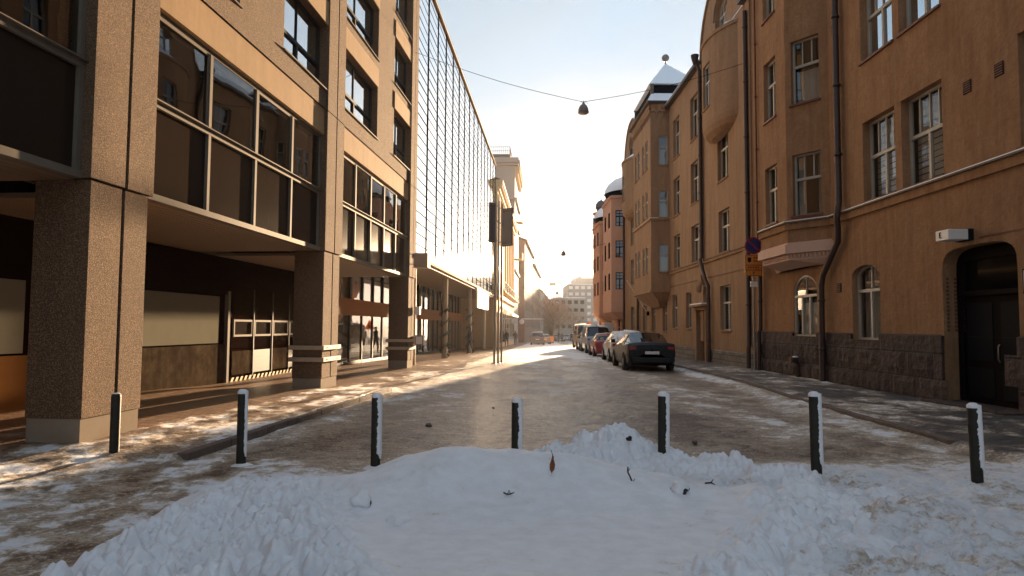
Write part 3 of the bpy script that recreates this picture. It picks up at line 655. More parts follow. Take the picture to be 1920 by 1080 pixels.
for k in range(26): mb.add([FL(10.3+k*.27,WO+.06,.0),FL(10.3+k*.27+.13,WO+.06,.0),FL(10.3+k*.27+.23,WO+.06,.13),FL(10.3+k*.27+.10,WO+.06,.13)],[(0,1,2,3)])
mb.build('hazard_strip',M['hazard'],gd)
for i in range(14): slab('cladding_board','darkwall',3.9,17.6,2.5+i*.075,2.5+i*.075+.06,WO+.02,.03)
# ------------------------------------------------------------------ left: glass curtain wall building
AZG=3.7
BG=thing('glass_building','tall office building with a mirror glass grid facade above a recessed shop floor','building',(-3.95,27.0,0),R(90-AZG))
FG=Fr((0,0),(1,0),-1)
GZ0,GZ1=4.45,16.85; NC=15; CW=2.4; G0=.15
zs=[GZ0+.12+.456*i for i in range(28)]; zs=[z for z in zs if z<GZ1-.05]+[GZ1-.05]
for c in range(NC):
    a0,a1=G0+c*CW+.06,G0+(c+1)*CW-.06
    pb=MB()
    for z0,z1 in zip(zs,zs[1:]):
        t=[random.gauss(0,.0022) for _ in range(3)]
        pb.quad(FG(a0,-.03+t[0],z0),FG(a1,-.03+t[1],z0),FG(a1,-.03+t[1]+t[2]*.5,z1),FG(a0,-.03+t[0]+t[2]*.5,z1))
    gp=pb.build('glass_column',M['mirror'],BG)
    bb=MB()
    for z in zs: bb.box(a0,a1,-.05,-.022,z-.02,z+.02,0,FG)
    bb.build('glazing_bar',M['linerblack'],gp)
for c in range(NC+1): box(FG,BG,'mullion','linerblack',G0+c*CW-.05,G0+c*CW+.05,-.06,-.002,GZ0+.1,GZ1)
box(FG,BG,'coping','tan',G0-.1,G0+NC*CW+.1,-.6,.06,GZ1,GZ1+.10)
box(FG,BG,'lower_edge','tan',G0-.05,G0+NC*CW+.05,-.5,.12,GZ0-.06,GZ0+.08)
box(FG,BG,'soffit','soffit',-.3,G0+NC*CW,-3.3,-.02,GZ0-.16,GZ0-.07)
box(FG,BG,'rear_body','darkwall',0,G0+NC*CW,-14,-.35,GZ0+.1,GZ1-.01)
box(FG,BG,'end_wall','tan',G0+NC*CW+.02,G0+NC*CW+.5,-14,-.15,-2,GZ1-.01)
sf=-3.1
box(FG,BG,'fascia','fascia',-.5,36,sf-.2,sf+.12,2.08,2.78)
box(FG,BG,'back_wall','interior',-.5,36,sf-1.6,sf-1.5,-1,GZ0-.17)
box(FG,BG,'shop_floor','darkwall',-.5,36,sf-1.5,sf-.2,-.12,-.02)
for k in range(20):
    a=-.3+k*1.8; z0=gzf(27+a*.998)
    mb=MB(); mb.box(a,a+.08,sf-.05,sf+.05,z0-.1,2.08,0,FG); mb.box(a,a+.14,sf-.05,sf+.06,2.78,GZ0-.17,0,FG); mb.box(a+.08,a+1.8,sf-.04,sf+.04,z0-.1,z0+.12,0,FG)
    fr=mb.build('shop_frame',M['darkframe'],BG)
    mb=MB(); mb.quad(FG(a+.08,sf,z0+.12),FG(a+1.8,sf,z0+.12),FG(a+1.8,sf,2.08),FG(a+.08,sf,2.08)); mb.build('shop_pane',M['shopglass'],fr)
    mb=MB(); mb.quad(FG(a+.14,sf-.02,2.78),FG(a+1.8,sf-.02,2.78),FG(a+1.8,sf-.02,GZ0-.17),FG(a+.14,sf-.02,GZ0-.17)); mb.build('transom_pane',M['shopglass'],fr)
    mb=MB(); mb.box(a+.25,a+1.65,sf-.5,sf-.45,2.8,3.9,0,FG); mb.build('roller_blind',M['blind'],fr)
for k,(a,hh) in enumerate([(1.4,0),(9.8,0),(20.5,0),(30,0)]):
    mb=MB(); z0=gzf(27+a); mb.tube([FG(a,-.35,z0-.1),FG(a,-.35,GZ0-.16)],.155,20); mb.build('round_column',M['rail'],BG)
    if k in (1,2):
        p=FG(a,-.35,0); wp=BG.matrix_basis@Vector(p); t=thing('garland','dark fir garland wound round the %s round column under the glass facade'%('middle' if k==1 else 'far'),'garland',(wp.x,wp.y,z0),0,'garlands on the round columns')
        mb=MB(); rnd=random.Random(k)
        for i in range(1500):
            u=rnd.random(); th=u*math.pi*2*4.5; z=.15+u*2.9; r=.17+rnd.random()*.12; c=Vector((math.cos(th)*r,math.sin(th)*r,z+rnd.gauss(0,.05)))
            d=Vector([rnd.gauss(0,.05) for _ in range(3)]); e=Vector([rnd.gauss(0,.02) for _ in range(3)]); mb.add([c-d,c+e,c+d],[(0,1,2)])
        mb.build('fir_twigs',M['garland'],t)
def atF(F,E,a,o,z): return E.matrix_basis@Vector(F(a,o,z))
# bits hung on the left facades
p=atF(FL,BL,17.9,.42,3.95); t=thing('box_lantern','square concrete box lantern bracketed off the third pillar','lantern',p,R(90-AZL))
mb=MB(); mb.box(-.28,.28,-.28,.28,-.02,.56); mb.build('box',M['concretebox'],t,bevel=.015)
mb=MB(); mb.box(-.30,-.281,-.2,-.12,0,.5); mb.build('cover_strip',M['rail'],t)
mb=MB(); mb.tube([(-.5,.45,.1),(-.28,.1,.1)],.02,6); mb.tube([(-.5,.45,.5),(-.28,.1,.5)],.02,6); mb.build('bracket',M['steel'],t)
p=atF(FG,BG,21.5,.05,3.05); t=thing('hanging_sign','pale blank sign panel hung below the edge of the glass facade','sign',p,R(90-AZG))
mb=MB(); mb.box(0,7.5,-.08,.08,0,1.25); mb.build('panel',M['white'],t,bevel=.01)
mb=MB(); mb.box(-.04,7.54,-.06,.06,1.25,1.32); mb.box(-.04,7.54,-.06,.06,-.05,0); mb.build('rim',M['steel'],t)
p=atF(FL,BL,18.5,.04,1.15); t=thing('display_box','pale display box mounted low on the third pillar','display box',p,R(90-AZL))
mb=MB(); mb.box(-.05,.25,-.35,.0,-.28,.12); mb.build('case',M['paleboard'],t,bevel=.015)
mb=MB(); mb.box(-.06,-.05,-.3,-.05,-.23,.07); mb.build('face',M['white'],t)
p=atF(FL,BL,18.45,.04,2.1); t=thing('meter_box','small white box above the display box on the third pillar','box',p,R(90-AZL))
mb=MB(); mb.box(-.04,.12,-.2,-.0,0,.32); mb.build('case',M['white'],t,bevel=.01); mb=MB(); mb.tube([(0,-.1,0),(0,-.1,-.85)],.015,6); mb.build('conduit',M['steel'],t)
# banner poles
t=thing('banner_poles','cluster of tall steel poles carrying two dark banner boards on the pavement','sign',(-.62,30.8,gzf(30.8)))
for (x,y) in ((-.16,-.6),(.0,.1),(.14,.9)):
    mb=MB(); mb.tube([(x,y,-.1),(x,y,7.5)],.045,12); mb.lathe([(0,.04),(.11,.04),(.11,-.05)],12,(x,y,0)); mb.build('pole',M['steel'],t)
for i,(a,b_) in enumerate((((-.42,-.9),(-.18,-.6)),((.16,.9),(.62,.4)))):
    Fb=Fr(a,b_,1); mb=MB(); mb.box(0,Fb.len,-.04,.04,5.45,7.25,0,Fb); bo=mb.build('banner_board',M['banner'],t,bevel=.01)
    for z in (5.5,7.15): mb=MB(); mb.box(-.02,Fb.len+.02,-.06,.06,z,z+.05,0,Fb); mb.build('clamp',M['steel'],bo)
for z in (5.6,6.5,7.2):
    mb=MB(); mb.tube([(-.16,-.6,z),(.0,.1,z),(.14,.9,z)],.025,8); mb.build('strut',M['steel'],t)
#PART3
# ------------------------------------------------------------------ right: ochre apartment house with door E
def strip(F0,parent,name,m,pts,o0,o1,z0,z1):
    """a moulding that follows a polyline of (s,o) points"""
    mb=MB()
    for p,q in zip(pts,pts[1:]):
        f=Fr(p,q,F0.sg); mb.box(-.0 if p==pts[0] else -.02,f.len+(0.02 if q!=pts[-1] else 0),o0,o1,z0,z1,0,f)
    return mb.build(name,M[m],parent)
def poly(mb,pts,z,sg=1,mi=0): mb.add([(a,o*sg,z) for a,o in pts],[tuple(range(len(pts)))],mi)
def frustum(mb,P,z0,Q,z1,sg=1,mi=0,sm=False):
    n=len(P); vs=[(a,o*sg,z0) for a,o in P]+[(a,o*sg,z1) for a,o in Q]; mb.add(vs,[(i,(i+1)%n,n+(i+1)%n,n+i) for i in range(n)],mi,sm)
BA=thing('apartment_house','weathered ochre plaster apartment house with arched doorway and dark granite base on the right','building',(9.3,0,0),R(90))
FA=Fr((0,0),(1,0),1)
ETA=15.3
ops=[]; wins=[]
for (u,v) in ((16.12,17.62),(14.32,15.85),(10.55,12.12),(8.75,10.3),(4.9,6.4),(3.1,4.6),(-1,.5)):
    for k,(z0,z1) in enumerate(((4.97,7.1),(8.72,10.85),(12.3,14.3))): ops.append((u,v,z0,z1)); wins.append((u,v,z0,z1,k))
gops=[(16.95,18.35,1.36,3.33,.28),(20.45,22.15,1.40,3.33,.55),(6.9,8.3,1.36,3.33,.28)]
door=(12.32,14.48,.06,3.36,.55,.55)
up=[(23.85,25.62),]
mb=MB(); wall(mb,FA,-8,19.45,-.3,ETA,ops+gops[:1]+gops[2:]+[door],.30)
wall(mb,FA,19.45,25.62,-.3,4.0,gops[1:2],.16); wall(mb,FA,23.85,25.62,4.0,ETA)
OR=[(19.45,0),(20.55,.83),(22.75,.83),(23.85,0)]
for i in range(3):
    f=Fr(OR[i],OR[i+1],1); o3=[]
    if i==0: o3=[(.28,1.18,z,z+h) for z,h in ((5.05,1.9),(8.5,2.0),(11.95,1.95))]
    if i==1: o3=[(.75,1.75,z,z+h) for z,h in ((5.05,1.9),(8.5,2.0),(11.95,1.95))]
    wall(mb,f,0,f.len,4.22,ETA,o3,.2)
    for j,p in enumerate(o3):
        window(BA,f,(p[0]+p[1])/2,p[2],p[1]-p[0],p[3]-p[2],.18,0,0,'wood',.60,() if i==0 else (.5,),(.33,.66) if i==0 else (.5,),(),['sides','low','top'][(j+i)%3],'glass','rustpipe')
mb.build('wall',M['plasterA'],BA)
for (u,v,z0,z1,k) in wins:
    cur='slats' if k==0 and u>14 else ('sides' if k==1 else 'full')
    window(BA,FA,(u+v)/2,z0,v-u,z1-z0,.24,0,0,'wood',.56,(.5,),(.28,.5,.74),(),cur,'winmirror' if k>=1 else 'glass','rustpipe')
for i,p in enumerate(gops): window(BA,FA,(p[0]+p[1])/2,p[2],p[1]-p[0],p[3]-p[2],[.2,.07,.2][i],0,p[4],'woodw',.66,(.5,) if i!=1 else (.33,.66),(.5,),(),'full' if i==0 else 'low')
# granite base with openings, ledge
gb=[(12.32,14.48,.06,1.5),(16.95,18.35,1.36,1.5),(20.45,22.15,1.40,1.5),(6.9,8.3,1.36,1.5)]
mb=MB(); wall(mb,FA,-8,25.6,-.35,1.5,gb,.06,.07)
for a,b_ in ((-8,6.9),(8.3,12.32),(14.48,16.95),(18.35,20.45),(22.15,25.6)): mb.quad(FA(a,.07,1.5),FA(b_,.07,1.5),FA(b_,0,1.53),FA(a,0,1.53))
mb.build('granite_base',M['granite'],BA)
rnd=random.Random(5)
for i in range(26): # rough rock faced blocks standing proud of the base
    a=-3+i*1.08+rnd.uniform(0,.1)
    if 12.1<a+.5<14.7 or a>24.6: continue
    for r_ in range(2):
        z0,z1=(.02+r_*.58),(.56+r_*.62); z1=min(z1,1.3)
        n=7; w_=1.0; vs=[]; mb=MB()
        for p in range(n+1):
            for q in range(5):
                e=(0 if p in (0,n) or q in (0,4) else rnd.uniform(.015,.055)); vs.append(FA(a+w_*p/n+(r_*.5),.072+e,z0+(z1-z0)*q/4))
        mb.add(vs,[(p*5+q,p*5+q+1,(p+1)*5+q+1,(p+1)*5+q) for p in range(n) for q in range(4)]); mb.build('rock_faced_block',M['granite'],BA)
# oriel underside, pink cornice with dentils
def grow(P,g,dz=0):
    return [(P[0][0]-g,P[0][1]),(P[1][0]-g*.4,P[1][1]+g),(P[2][0]+g*.4,P[2][1]+g),(P[3][0]+g,P[3][1])]
mb=MB(); pc=grow(OR,.10); frustum(mb,pc,3.93,pc,4.20); poly(mb,pc,3.93); poly(mb,pc,4.20); p2=grow(OR,.03); frustum(mb,p2,4.20,p2,4.26); poly(mb,p2,4.26)
p3=grow(OR,-.05); frustum(mb,p3,3.74,p3,3.93); poly(mb,p3,3.74); p4=grow(OR,-.32); p4=[(a,max(o*.45,0)) for a,o in p4]; frustum(mb,p4,3.55,p3,3.74)
orc=mb.build('oriel_cornice',M['pinkstone'],BA)
for i in range(3):
    f=Fr(p3[i],p3[i+1],1); n=int(f.len/.13)
    for k in range(n): mb=MB(); mb.box(k*.13+.03,k*.13+.10,0,.045,3.80,3.90,0,f); mb.build('dentil',M['pinkstone'],orc)
path=[(-8,0),(19.3,0),OR[0],OR[1],OR[2],OR[3],(25.6,0)]
strip(FA,BA,'belt_course','plasterA',path,0,.07,4.66,4.86); strip(FA,BA,'belt_flashing','alu',path,0,.13,4.86,4.90); strip(FA,BA,'belt_snow','snow',path,.02,.12,4.90,4.925)
box(FA,BA,'groove_moulding','rustpipe',-8,13.3,0,.012,3.47,3.495)
# doorway
a0,a1=door[:2]
mb=MB()
for col in range(3):
    for k in range(14): mb.box(a1-.022,a1-.001,-.12-.17*col,-.07-.17*col,1.6+k*.085,1.6+k*.085+.05,0,FA)
mb.build('jamb_ornament',M['rustpipe'],BA)
mb=MB(); wall(mb,FA,a0+.001,a1-.001,.02,3.35,[(a0+.1,a1-.1,.1,2.35),(a0+.2,a1-.2,2.45,3.1)],.05,-.32); rc=mb.build('portal_frame',M['wooddark'],BA)
dl=box(FA,BA,'door','wooddark',a0+.1,a1-.1,-.46,-.40,.1,2.35)
for k in range(2):
    for z0,z1 in ((.25,.85),(1.0,2.2)): box(FA,dl,'panel','black',a0+.25+k*.98,a0+1.0+k*.98,-.40,-.385,z0,z1,.01)
mb=MB(); mb.tube([FA(a0+1.02,-.36,1.0),FA(a0+1.02,-.33,1.05),FA(a0+1.02,-.33,1.3),FA(a0+1.02,-.36,1.35)],.014,8); mb.build('handle',M['steel'],dl)
mb=MB(); mb.quad(FA(a0+.2,-.38,2.45),FA(a1-.2,-.38,2.45),FA(a1-.2,-.38,3.1),FA(a0+.2,-.38,3.1)); mb.build('transom_window',M['darkglass'],BA)
box(FA,BA,'doorstep','granite',12.2,14.7,-.32,.42,-.05,.145,.015)
# back and roof
box(FA,BA,'interior','interior',-7.9,25.5,-1.2,-1.1,-.3,ETA-.1); box(FA,BA,'rear_wall','plasterA',-8,25.6,-13,-12.8,-.5,ETA)
box(FA,BA,'end_wall','plasterA',25.45,25.6,-12.8,-.01,-.5,ETA-.01)
mb=MB(); mb.prism([(.35,ETA),(-6.4,ETA+4.6),(-13.2,ETA)],-8.3,25.62,lambda p,q,a:FA(a,p,q)); mb.build('roof',M['roof'],BA)
mb=MB(); mb.prism([(.2,ETA+.13),(-6.4,ETA+4.62),(-6.4,ETA+4.78),(.2,ETA+.26)],-8.2,25.5,lambda p,q,a:FA(a,p,q)); mb.build('roof_snow',M['snow'],BA)
for (a,z) in ((13.5,6.6),(12.6,6.62),(19.05,10.34),(19.05,6.3),(19.05,2.8),(20.1,2.7)):
    mb=MB(); s_=.12; mb.box(a-s_,a+s_,0,.012,z-.13,z+.13,0,FA); v=mb.build('vent',M['black'],BA)
    mb=MB()
    for k in range(5): mb.box(a-s_+.015,a+s_-.015,.012,.028,z-.11+k*.048,z-.11+k*.048+.02,0,FA)
    mb.build('louvre',M['rustpipe'],v)
def pipe(par,F,name,m,pts,r,clamps=True):
    mb=MB(); P=[F(*p) for p in pts]; mb.tube(P,r,12); pp=mb.build(name,M[m],par)
    if clamps:
        for p,q in zip(P,P[1:]):
            if abs(q[2]-p[2])>2:
                n=int(abs(q[2]-p[2])/2.2)
                for k in range(n+1):
                    z=p[2]+(q[2]-p[2])*(k+.3)/(n+1); mb=MB(); mb.lathe([(r,-.03),(r+.022,-.03),(r+.022,.03),(r,.03)],12,(p[0],p[1],z)); mb.build('pipe_clamp',M[m],pp)
    return pp
pipe(BA,FA,'downpipe','pipe',[(18.7,.13,ETA-.2),(18.72,.13,5.15),(18.62,.22,4.95),(18.62,.24,4.72),(18.75,.16,4.4),(18.8,.14,4.1),(19.72,.16,3.2),(19.78,.18,2.9),(19.80,.18,.05)],.085)
pipe(BA,FA,'downpipe','pipe',[(24.75,.14,4.6),(24.78,.14,1.6),(24.80,.2,1.5),(24.80,.2,.05)],.075)
pipe(BA,FA,'thin_pipe','rustpipe',[(25.1,.08,ETA-.2),(25.12,.08,4.95)],.035)
pp=atF(FA,BA,13.47,0,3.46); t=thing('door_lamp','white box lamp with the letter E above the arched doorway','lamp',pp,R(90))
mb=MB(); mb.box(0,.42,.10,.50,.0,.21); mb.build('lamp_box',M['white'],t,bevel=.012)
mb=MB(); mb.box(-.01,.43,-.01,.098,-.01,.22); mb.build('mount',M['black'],t,bevel=.006)
def text(body,size,mt,parent,mtx,ext=.004,align='CENTER'):
    c=bpy.data.curves.new('letter','FONT'); c.body=body; c.size=size; c.extrude=ext; c.align_x=align; c.align_y='CENTER'
    o=bpy.data.objects.new('letter',c); COL.objects.link(o); dg=bpy.context.evaluated_depsgraph_get(); me=bpy.data.meshes.new_from_object(o.evaluated_get(dg)); bpy.data.objects.remove(o)
    me.materials.clear(); me.materials.append(mt); o=obj('letter',me,parent); o.matrix_basis=mtx; return o
SIDE=Matrix(((-1,0,0,0),(0,0,1,0),(0,1,0,0),(0,0,0,1)))
text('E',.17,M['black'],t,Matrix.Translation((.26,.506,.105))@SIDE)
pp=atF(FA,BA,11.75,.0,2.3); t=thing('house_plaque','small framed white notice beside the arched doorway','notice',pp,R(90))
mb=MB(); mb.box(0,.42,0,.03,0,.45); mb.build('frame',M['black'],t); mb=MB(); mb.box(.03,.39,.03,.034,.03,.42); mb.build('sheet',M['white'],t)
pp=atF(FA,BA,21.6,.12,.0); t=thing('wall_inlet','stubby dark pipe inlet at the foot of the granite base','pipe inlet',pp,R(90))
mb=MB(); mb.tube([(0,.02,-.1),(0,.02,.5),(0,.08,.62),(0,.22,.64)],[.07,.07,.08,.085],14); mb.build('riser',M['pipe'],t)
mb=MB(); mb.tube([(0,.22,.64),(0,.27,.635)],[.1,.1],14); mb.build('cap',M['rustpipe'],t); mb=MB(); blob(mb,(0,.1,.73),.07,5,(1.2,1.3,.4),.2); mb.build('snow_cap',M['snow'],t)
# ------------------------------------------------------------------ right: long tan house with gables and corner tower
BT=thing('apartment_house','long tan apartment house with two round gables and a pyramid roofed tower','building',(9.3,25.64,0),R(90))
FT=Fr((0,0),(1,0),1); S0=25.64; ET=14.75
ops=[];wl=[]
def W(u,v,z0,z1,rise=0,**k): ops.append((u-S0,v-S0,z0,z1,rise)); wl.append((u-S0,v-S0,z0,z1,rise,k))
W(28.5,30.0,1.53,3.5,cur='slats'); W(28.6,30.1,4.97,6.85,cur='full'); W(28.65,30.15,8.2,10.5,cur='sides')
for u,v in ((33.3,34.7),(37.0,38.45)):
    for z0,z1,c in ((4.97,6.87,'full'),(8.0,10.15,'sides'),(11.3,13.6,'full')): W(u,v,z0,z1,cur=c)
W(34.8,35.9,1.6,3.5,cur='full'); W(37.75,38.95,1.6,3.5,cur='full')
for u,v in ((40.3,41.5),(43.6,44.8)): W(u,v,1.4,3.2,cur='full')
for u,v in ((46.4,47.7),(51.1,52.5)):
    for z0,z1 in ((1.4,3.2),(4.97,6.87),(8.0,10.15)): W(u,v,z0,z1,cur='full')
W(46.4,47.7,11.3,13.4,cur='full')
ops.append((31.95-S0,33.35-S0,-.05,2.25))
mb=MB(); wall(mb,FT,0,54.6-S0,-1.2,ET,[p for p in ops],.26)
# gables
for gc in (29.45-S0,51.8-S0):
    P=arc(gc-3.05,gc+3.05,ET,3.0,20); hole=(gc-.75,gc+.75,15.0,16.5,.75)
    H=arc(hole[0],hole[1],15.75,.75,20)
    # front ring between window arch and gable outline
    Fp=FT
    for (p,q),(h,k) in zip(zip(P,P[1:]),zip(H,H[1:])): mb.quad(Fp(p[0],.02,p[1]),Fp(q[0],.02,q[1]),Fp(k[0],.02,k[1]),Fp(h[0],.02,h[1]))
    mb.quad(Fp(P[0][0],.02,ET),Fp(H[0][0],.02,H[0][1]),Fp(hole[0],.02,15.0),Fp(hole[0],.02,ET)); mb.quad(Fp(P[-1][0],.02,ET),Fp(H[-1][0],.02,H[-1][1]),Fp(hole[1],.02,15.0),Fp(hole[1],.02,ET)); mb.quad(Fp(hole[0],.02,ET),Fp(hole[1],.02,ET),Fp(hole[1],.02,15.0),Fp(hole[0],.02,15.0))
    for p,q in zip(P,P[1:]): mb.quad(Fp(p[0],.02,p[1]),Fp(q[0],.02,q[1]),Fp(q[0],-.9,q[1]),Fp(p[0],-.9,p[1]))
    for p,q in zip(H,H[1:]): mb.quad(Fp(p[0],.02,p[1]),Fp(q[0],.02,q[1]),Fp(q[0],-.3,q[1]),Fp(p[0],-.3,p[1]))
mb.build('wall',M['plasterB'],BT)
for gc in (29.45-S0,51.8-S0):
    P=arc(gc-3.12,gc+3.12,ET,3.08,20); Q=arc(gc-2.98,gc+2.98,ET,2.92,20); mb=MB()
    for i in range(20): 
        a=[FT(P[i][0],.10,P[i][1]),FT(P[i+1][0],.10,P[i+1][1]),FT(Q[i+1][0],.10,Q[i+1][1]),FT(Q[i][0],.10,Q[i][1])]; mb.quad(*a)
        mb.quad(FT(P[i][0],.10,P[i][1]),FT(P[i+1][0],.10,P[i+1][1]),FT(P[i+1][0],-.95,P[i+1][1]),FT(P[i][0],-.95,P[i][1])); mb.quad(FT(Q[i][0],.10,Q[i][1]),FT(Q[i+1][0],.10,Q[i+1][1]),FT(Q[i+1][0],.02,Q[i+1][1]),FT(Q[i][0],.02,Q[i][1]))
    mb.build('gable_coping',M['plasterB'],BT)
    mb=MB(); P2=arc(gc-3.0,gc+3.0,ET,3.14,20); 
    for p,q in list(zip(P2,P2[1:]))[3:17]: mb.quad(FT(p[0],.04,p[1]+.05),FT(q[0],.04,q[1]+.05),FT(q[0],-1.0,q[1]+.06),FT(p[0],-1.0,p[1]+.06)); mb.quad(FT(p[0],.04,p[1]+.05),FT(q[0],.04,q[1]+.05),FT(q[0],.04,q[1]-.05),FT(p[0],.04,p[1]-.05))
    mb.build('gable_snow',M['snow'],BT)
    window(BT,FT,gc,15.0,1.5,1.5,.25,.02,.75,'wood',.5,(.5,),(.33,.66),(),None)
    mb=MB(); P3=arc(gc-.95,gc+.95,15.75,.95,16); P4=arc(gc-.82,gc+.82,15.75,.82,16)
    for i in range(16):
        mb.quad(FT(P3[i][0],.09,P3[i][1]),FT(P3[i+1][0],.09,P3[i+1][1]),FT(P4[i+1][0],.09,P4[i+1][1]),FT(P4[i][0],.09,P4[i][1])); mb.quad(FT(P3[i][0],.09,P3[i][1]),FT(P3[i+1][0],.09,P3[i+1][1]),FT(P3[i+1][0],.02,P3[i+1][1]),FT(P3[i][0],.02,P3[i][1])); mb.quad(FT(P4[i][0],.09,P4[i][1]),FT(P4[i+1][0],.09,P4[i+1][1]),FT(P4[i+1][0],.02,P4[i+1][1]),FT(P4[i][0],.02,P4[i][1]))
    mb.build('window_hood',M['plasterB'],BT)
    # bow: segment of a circle
    hw=2.2; bul=.72; RR=(hw*hw+bul*bul)/(2*bul); th=math.asin(hw/RR); nF=13
    pt=lambda t,g=1:(gc+RR*math.sin(t)*g,(RR*math.cos(t)-(RR-bul))*g)
    pts=[pt(-th+2*th*i/nF) for i in range(nF+1)]
    mb=MB(); wide=Fr(pts[5],pts[8],1)
    for i in range(nF):
        if 5<=i<8: continue
        f=Fr(pts[i],pts[i+1],1); wall(mb,f,0,f.len,10.75,14.35,(),.2)
    wall(mb,wide,0,wide.len,10.75,14.35,[(.05,wide.len-.05,11.4,13.4)],.16)
    mb.add([(*[q for q in (p[0],p[1])],10.75) for p in pts[5:9]],[(0,1,2,3)])
    for i,(g0,z0,g1,z1) in enumerate(((1,10.75,.95,10.5),(.95,10.5,.82,10.3),(.82,10.3,.5,10.1),(.5,10.1,.02,10.02))):
        for k in range(nF):
            t0,t1=-th+2*th*k/nF,-th+2*th*(k+1)/nF
            def q(t,g): 
                p=pt(t); return (gc+(p[0]-gc)*g,p[1]*g)
            A,B,C,D=q(t0,g0),q(t1,g0),q(t1,g1),q(t0,g1); mb.add([(A[0],A[1],z0),(B[0],B[1],z0),(C[0],C[1],z1),(D[0],D[1],z1)],[(0,1,2,3)],0,True)
    mb.build('bow',M['plasterB'],BT)
    window(BT,wide,wide.len/2,11.4,wide.len-.1,2.0,.14,0,0,'woodw',.6,(.5,),(.5,),(),'sides','glass','plasterB')
    big=[(gc+(p[0]-gc)*1.05,p[1]*1.08) for p in pts]; mb=MB(); frustum(mb,big,14.35,big,14.5); poly(mb,big,14.35); mb.build('bow_cornice',M['plasterB'],BT)
    mb=MB(); sm_=[(gc+(p[0]-gc)*.4,p[1]*.15) for p in pts]; frustum(mb,big,14.5,sm_,15.0,sm=True); mb.build('bow_snow',M['snow'],BT)
for (a,b_,z0,z1,r_,k) in wl:
    window(BT,FT,(a+b_)/2,z0,b_-a,z1-z0,.2,0,0,'woodw' if z0<4 else 'wood',.62,(.5,),(.5,),(),k['cur'],'glass','plasterB')
e0=54.6-S0
box(FT,BT,'belt_course','plasterB',0,39.4-S0,0,.08,4.74,4.86); box(FT,BT,'belt_flashing','alu',0,39.4-S0,0,.12,4.86,4.89); box(FT,BT,'groove_moulding','rustpipe',0,39.4-S0,0,.03,4.0,4.04)
for a,b_ in ((0,26.4-S0),(32.5-S0,39.4-S0),(45.4-S0,48.7-S0)): box(FT,BT,'eaves','roof',a,b_,-.3,.3,ET-.1,ET+.06); box(FT,BT,'eaves_snow','snow',a,b_,-.3,.27,ET+.06,ET+.13)
for a in (26.3,32.45,25.75): box(FT,BT,'pilaster','plasterB',a-S0,a-S0+.5,0,.06,1,ET-.12)
mb=MB(); wall(mb,FT,0,e0,-1.3,.62,[(31.8-S0,33.5-S0,-1.3,.62)],.05,.05); mb.quad(FT(0,.05,.62),FT(31.8-S0,.05,.62),FT(31.8-S0,0,.66),FT(0,0,.66)); mb.quad(FT(33.5-S0,.05,.62),FT(e0,.05,.62),FT(e0,0,.66),FT(33.5-S0,0,.66)); mb.build('rubble_base',M['rubble'],BT)
box(FT,BT,'interior','interior',.1,e0-.1,-1.2,-1.1,-1,ET-.1); box(FT,BT,'rear_wall','plasterB',0,e0,-13,-12.8,-2,ET)
mb=MB(); mb.prism([(.0,ET+.01),(-6.4,ET+4.2),(-13,ET+.01)],.02,e0,lambda p,q,a:FT(a,p,q)); mb.build('roof',M['roof'],BT)
mb=MB(); mb.prism([(-.5,ET+.42),(-6.4,ET+4.22),(-6.4,ET+4.4),(-.5,ET+.55)],.1,e0,lambda p,q,a:FT(a,p,q)); mb.build('roof_snow',M['snow'],BT)
# portal
du=31.95-S0; dv=33.35-S0
dd=box(FT,BT,'door','doorwood',du,dv,-.28,-.22,0,2.25); box(FT,dd,'door_glass','carglass',du+.2,dv-.2,-.22,-.21,1.2,2.0)
mb=MB(); mb.box(du-.22,du-.02,0,.16,-.5,2.5,0,FT); mb.box(dv+.02,dv+.22,0,.16,-.5,2.5,0,FT); mb.box(du-.3,dv+.3,0,.2,2.5,2.66,0,FT); mb.build('portal',M['plasterB'],BT)
mb=MB(); mb.box(du-.4,dv+.4,0,.42,2.66,2.76,0,FT); cn=mb.build('canopy',M['plasterB'],BT); mb=MB(); mb.box(du-.38,dv+.38,0,.38,2.76,2.82,0,FT); mb.build('snow',M['snow'],cn)
mb=MB(); c_=(du+dv)/2
P=[(c_-.62,2.82),(c_-.5,3.25),(c_-.62,3.6),(c_-.3,3.7),(c_-.2,4.1),(c_,4.22),(c_+.2,4.1),(c_+.3,3.7),(c_+.62,3.6),(c_+.5,3.25),(c_+.62,2.82)]
mb.prism(P,0,.16,lambda p,q,a:FT(p,a,q)); mb.sphere(FT(c_,.2,3.6),.26,14,0,(1,.6,1)); mb.build('portal_ornament',M['plasterB'],BT)
# tower
TR=[(39.45-S0,0),(39.6-S0,1.08),(45.2-S0,1.08),(45.35-S0,0)]
mb=MB()
for i in range(3):
    f=Fr(TR[i],TR[i+1],1); o3=[]
    if i==0: o3=[(.10,.62,z,z+h) for z,h in ((4.92,1.62),(8.15,1.62),(11.3,1.75))]
    if i==1: o3=[(a,a+.62,z,z+h) for z,h in ((4.92,1.62),(8.3,1.62),(11.3,1.75)) for a in (.9,1.9,3.4,4.4)]
    wall(mb,f,0,f.len,3.72,15.0,o3,.14)
    for p in o3: window(BT,f,(p[0]+p[1])/2,p[2],p[1]-p[0],p[3]-p[2],.1,0,0,'woodw',.62,(),(),(),'low','glass','plasterB')
c0=[((a-42.4+S0)*.8+42.4-S0,o*.55) for a,o in TR]; c1=[((a-42.4+S0)*.4+42.4-S0,o*.2) for a,o in TR]
frustum(mb,c0,3.3,TR,3.72); frustum(mb,c1,2.9,c0,3.3); poly(mb,c1,2.9)
mb.build('tower_wall',M['plasterB'],BT)
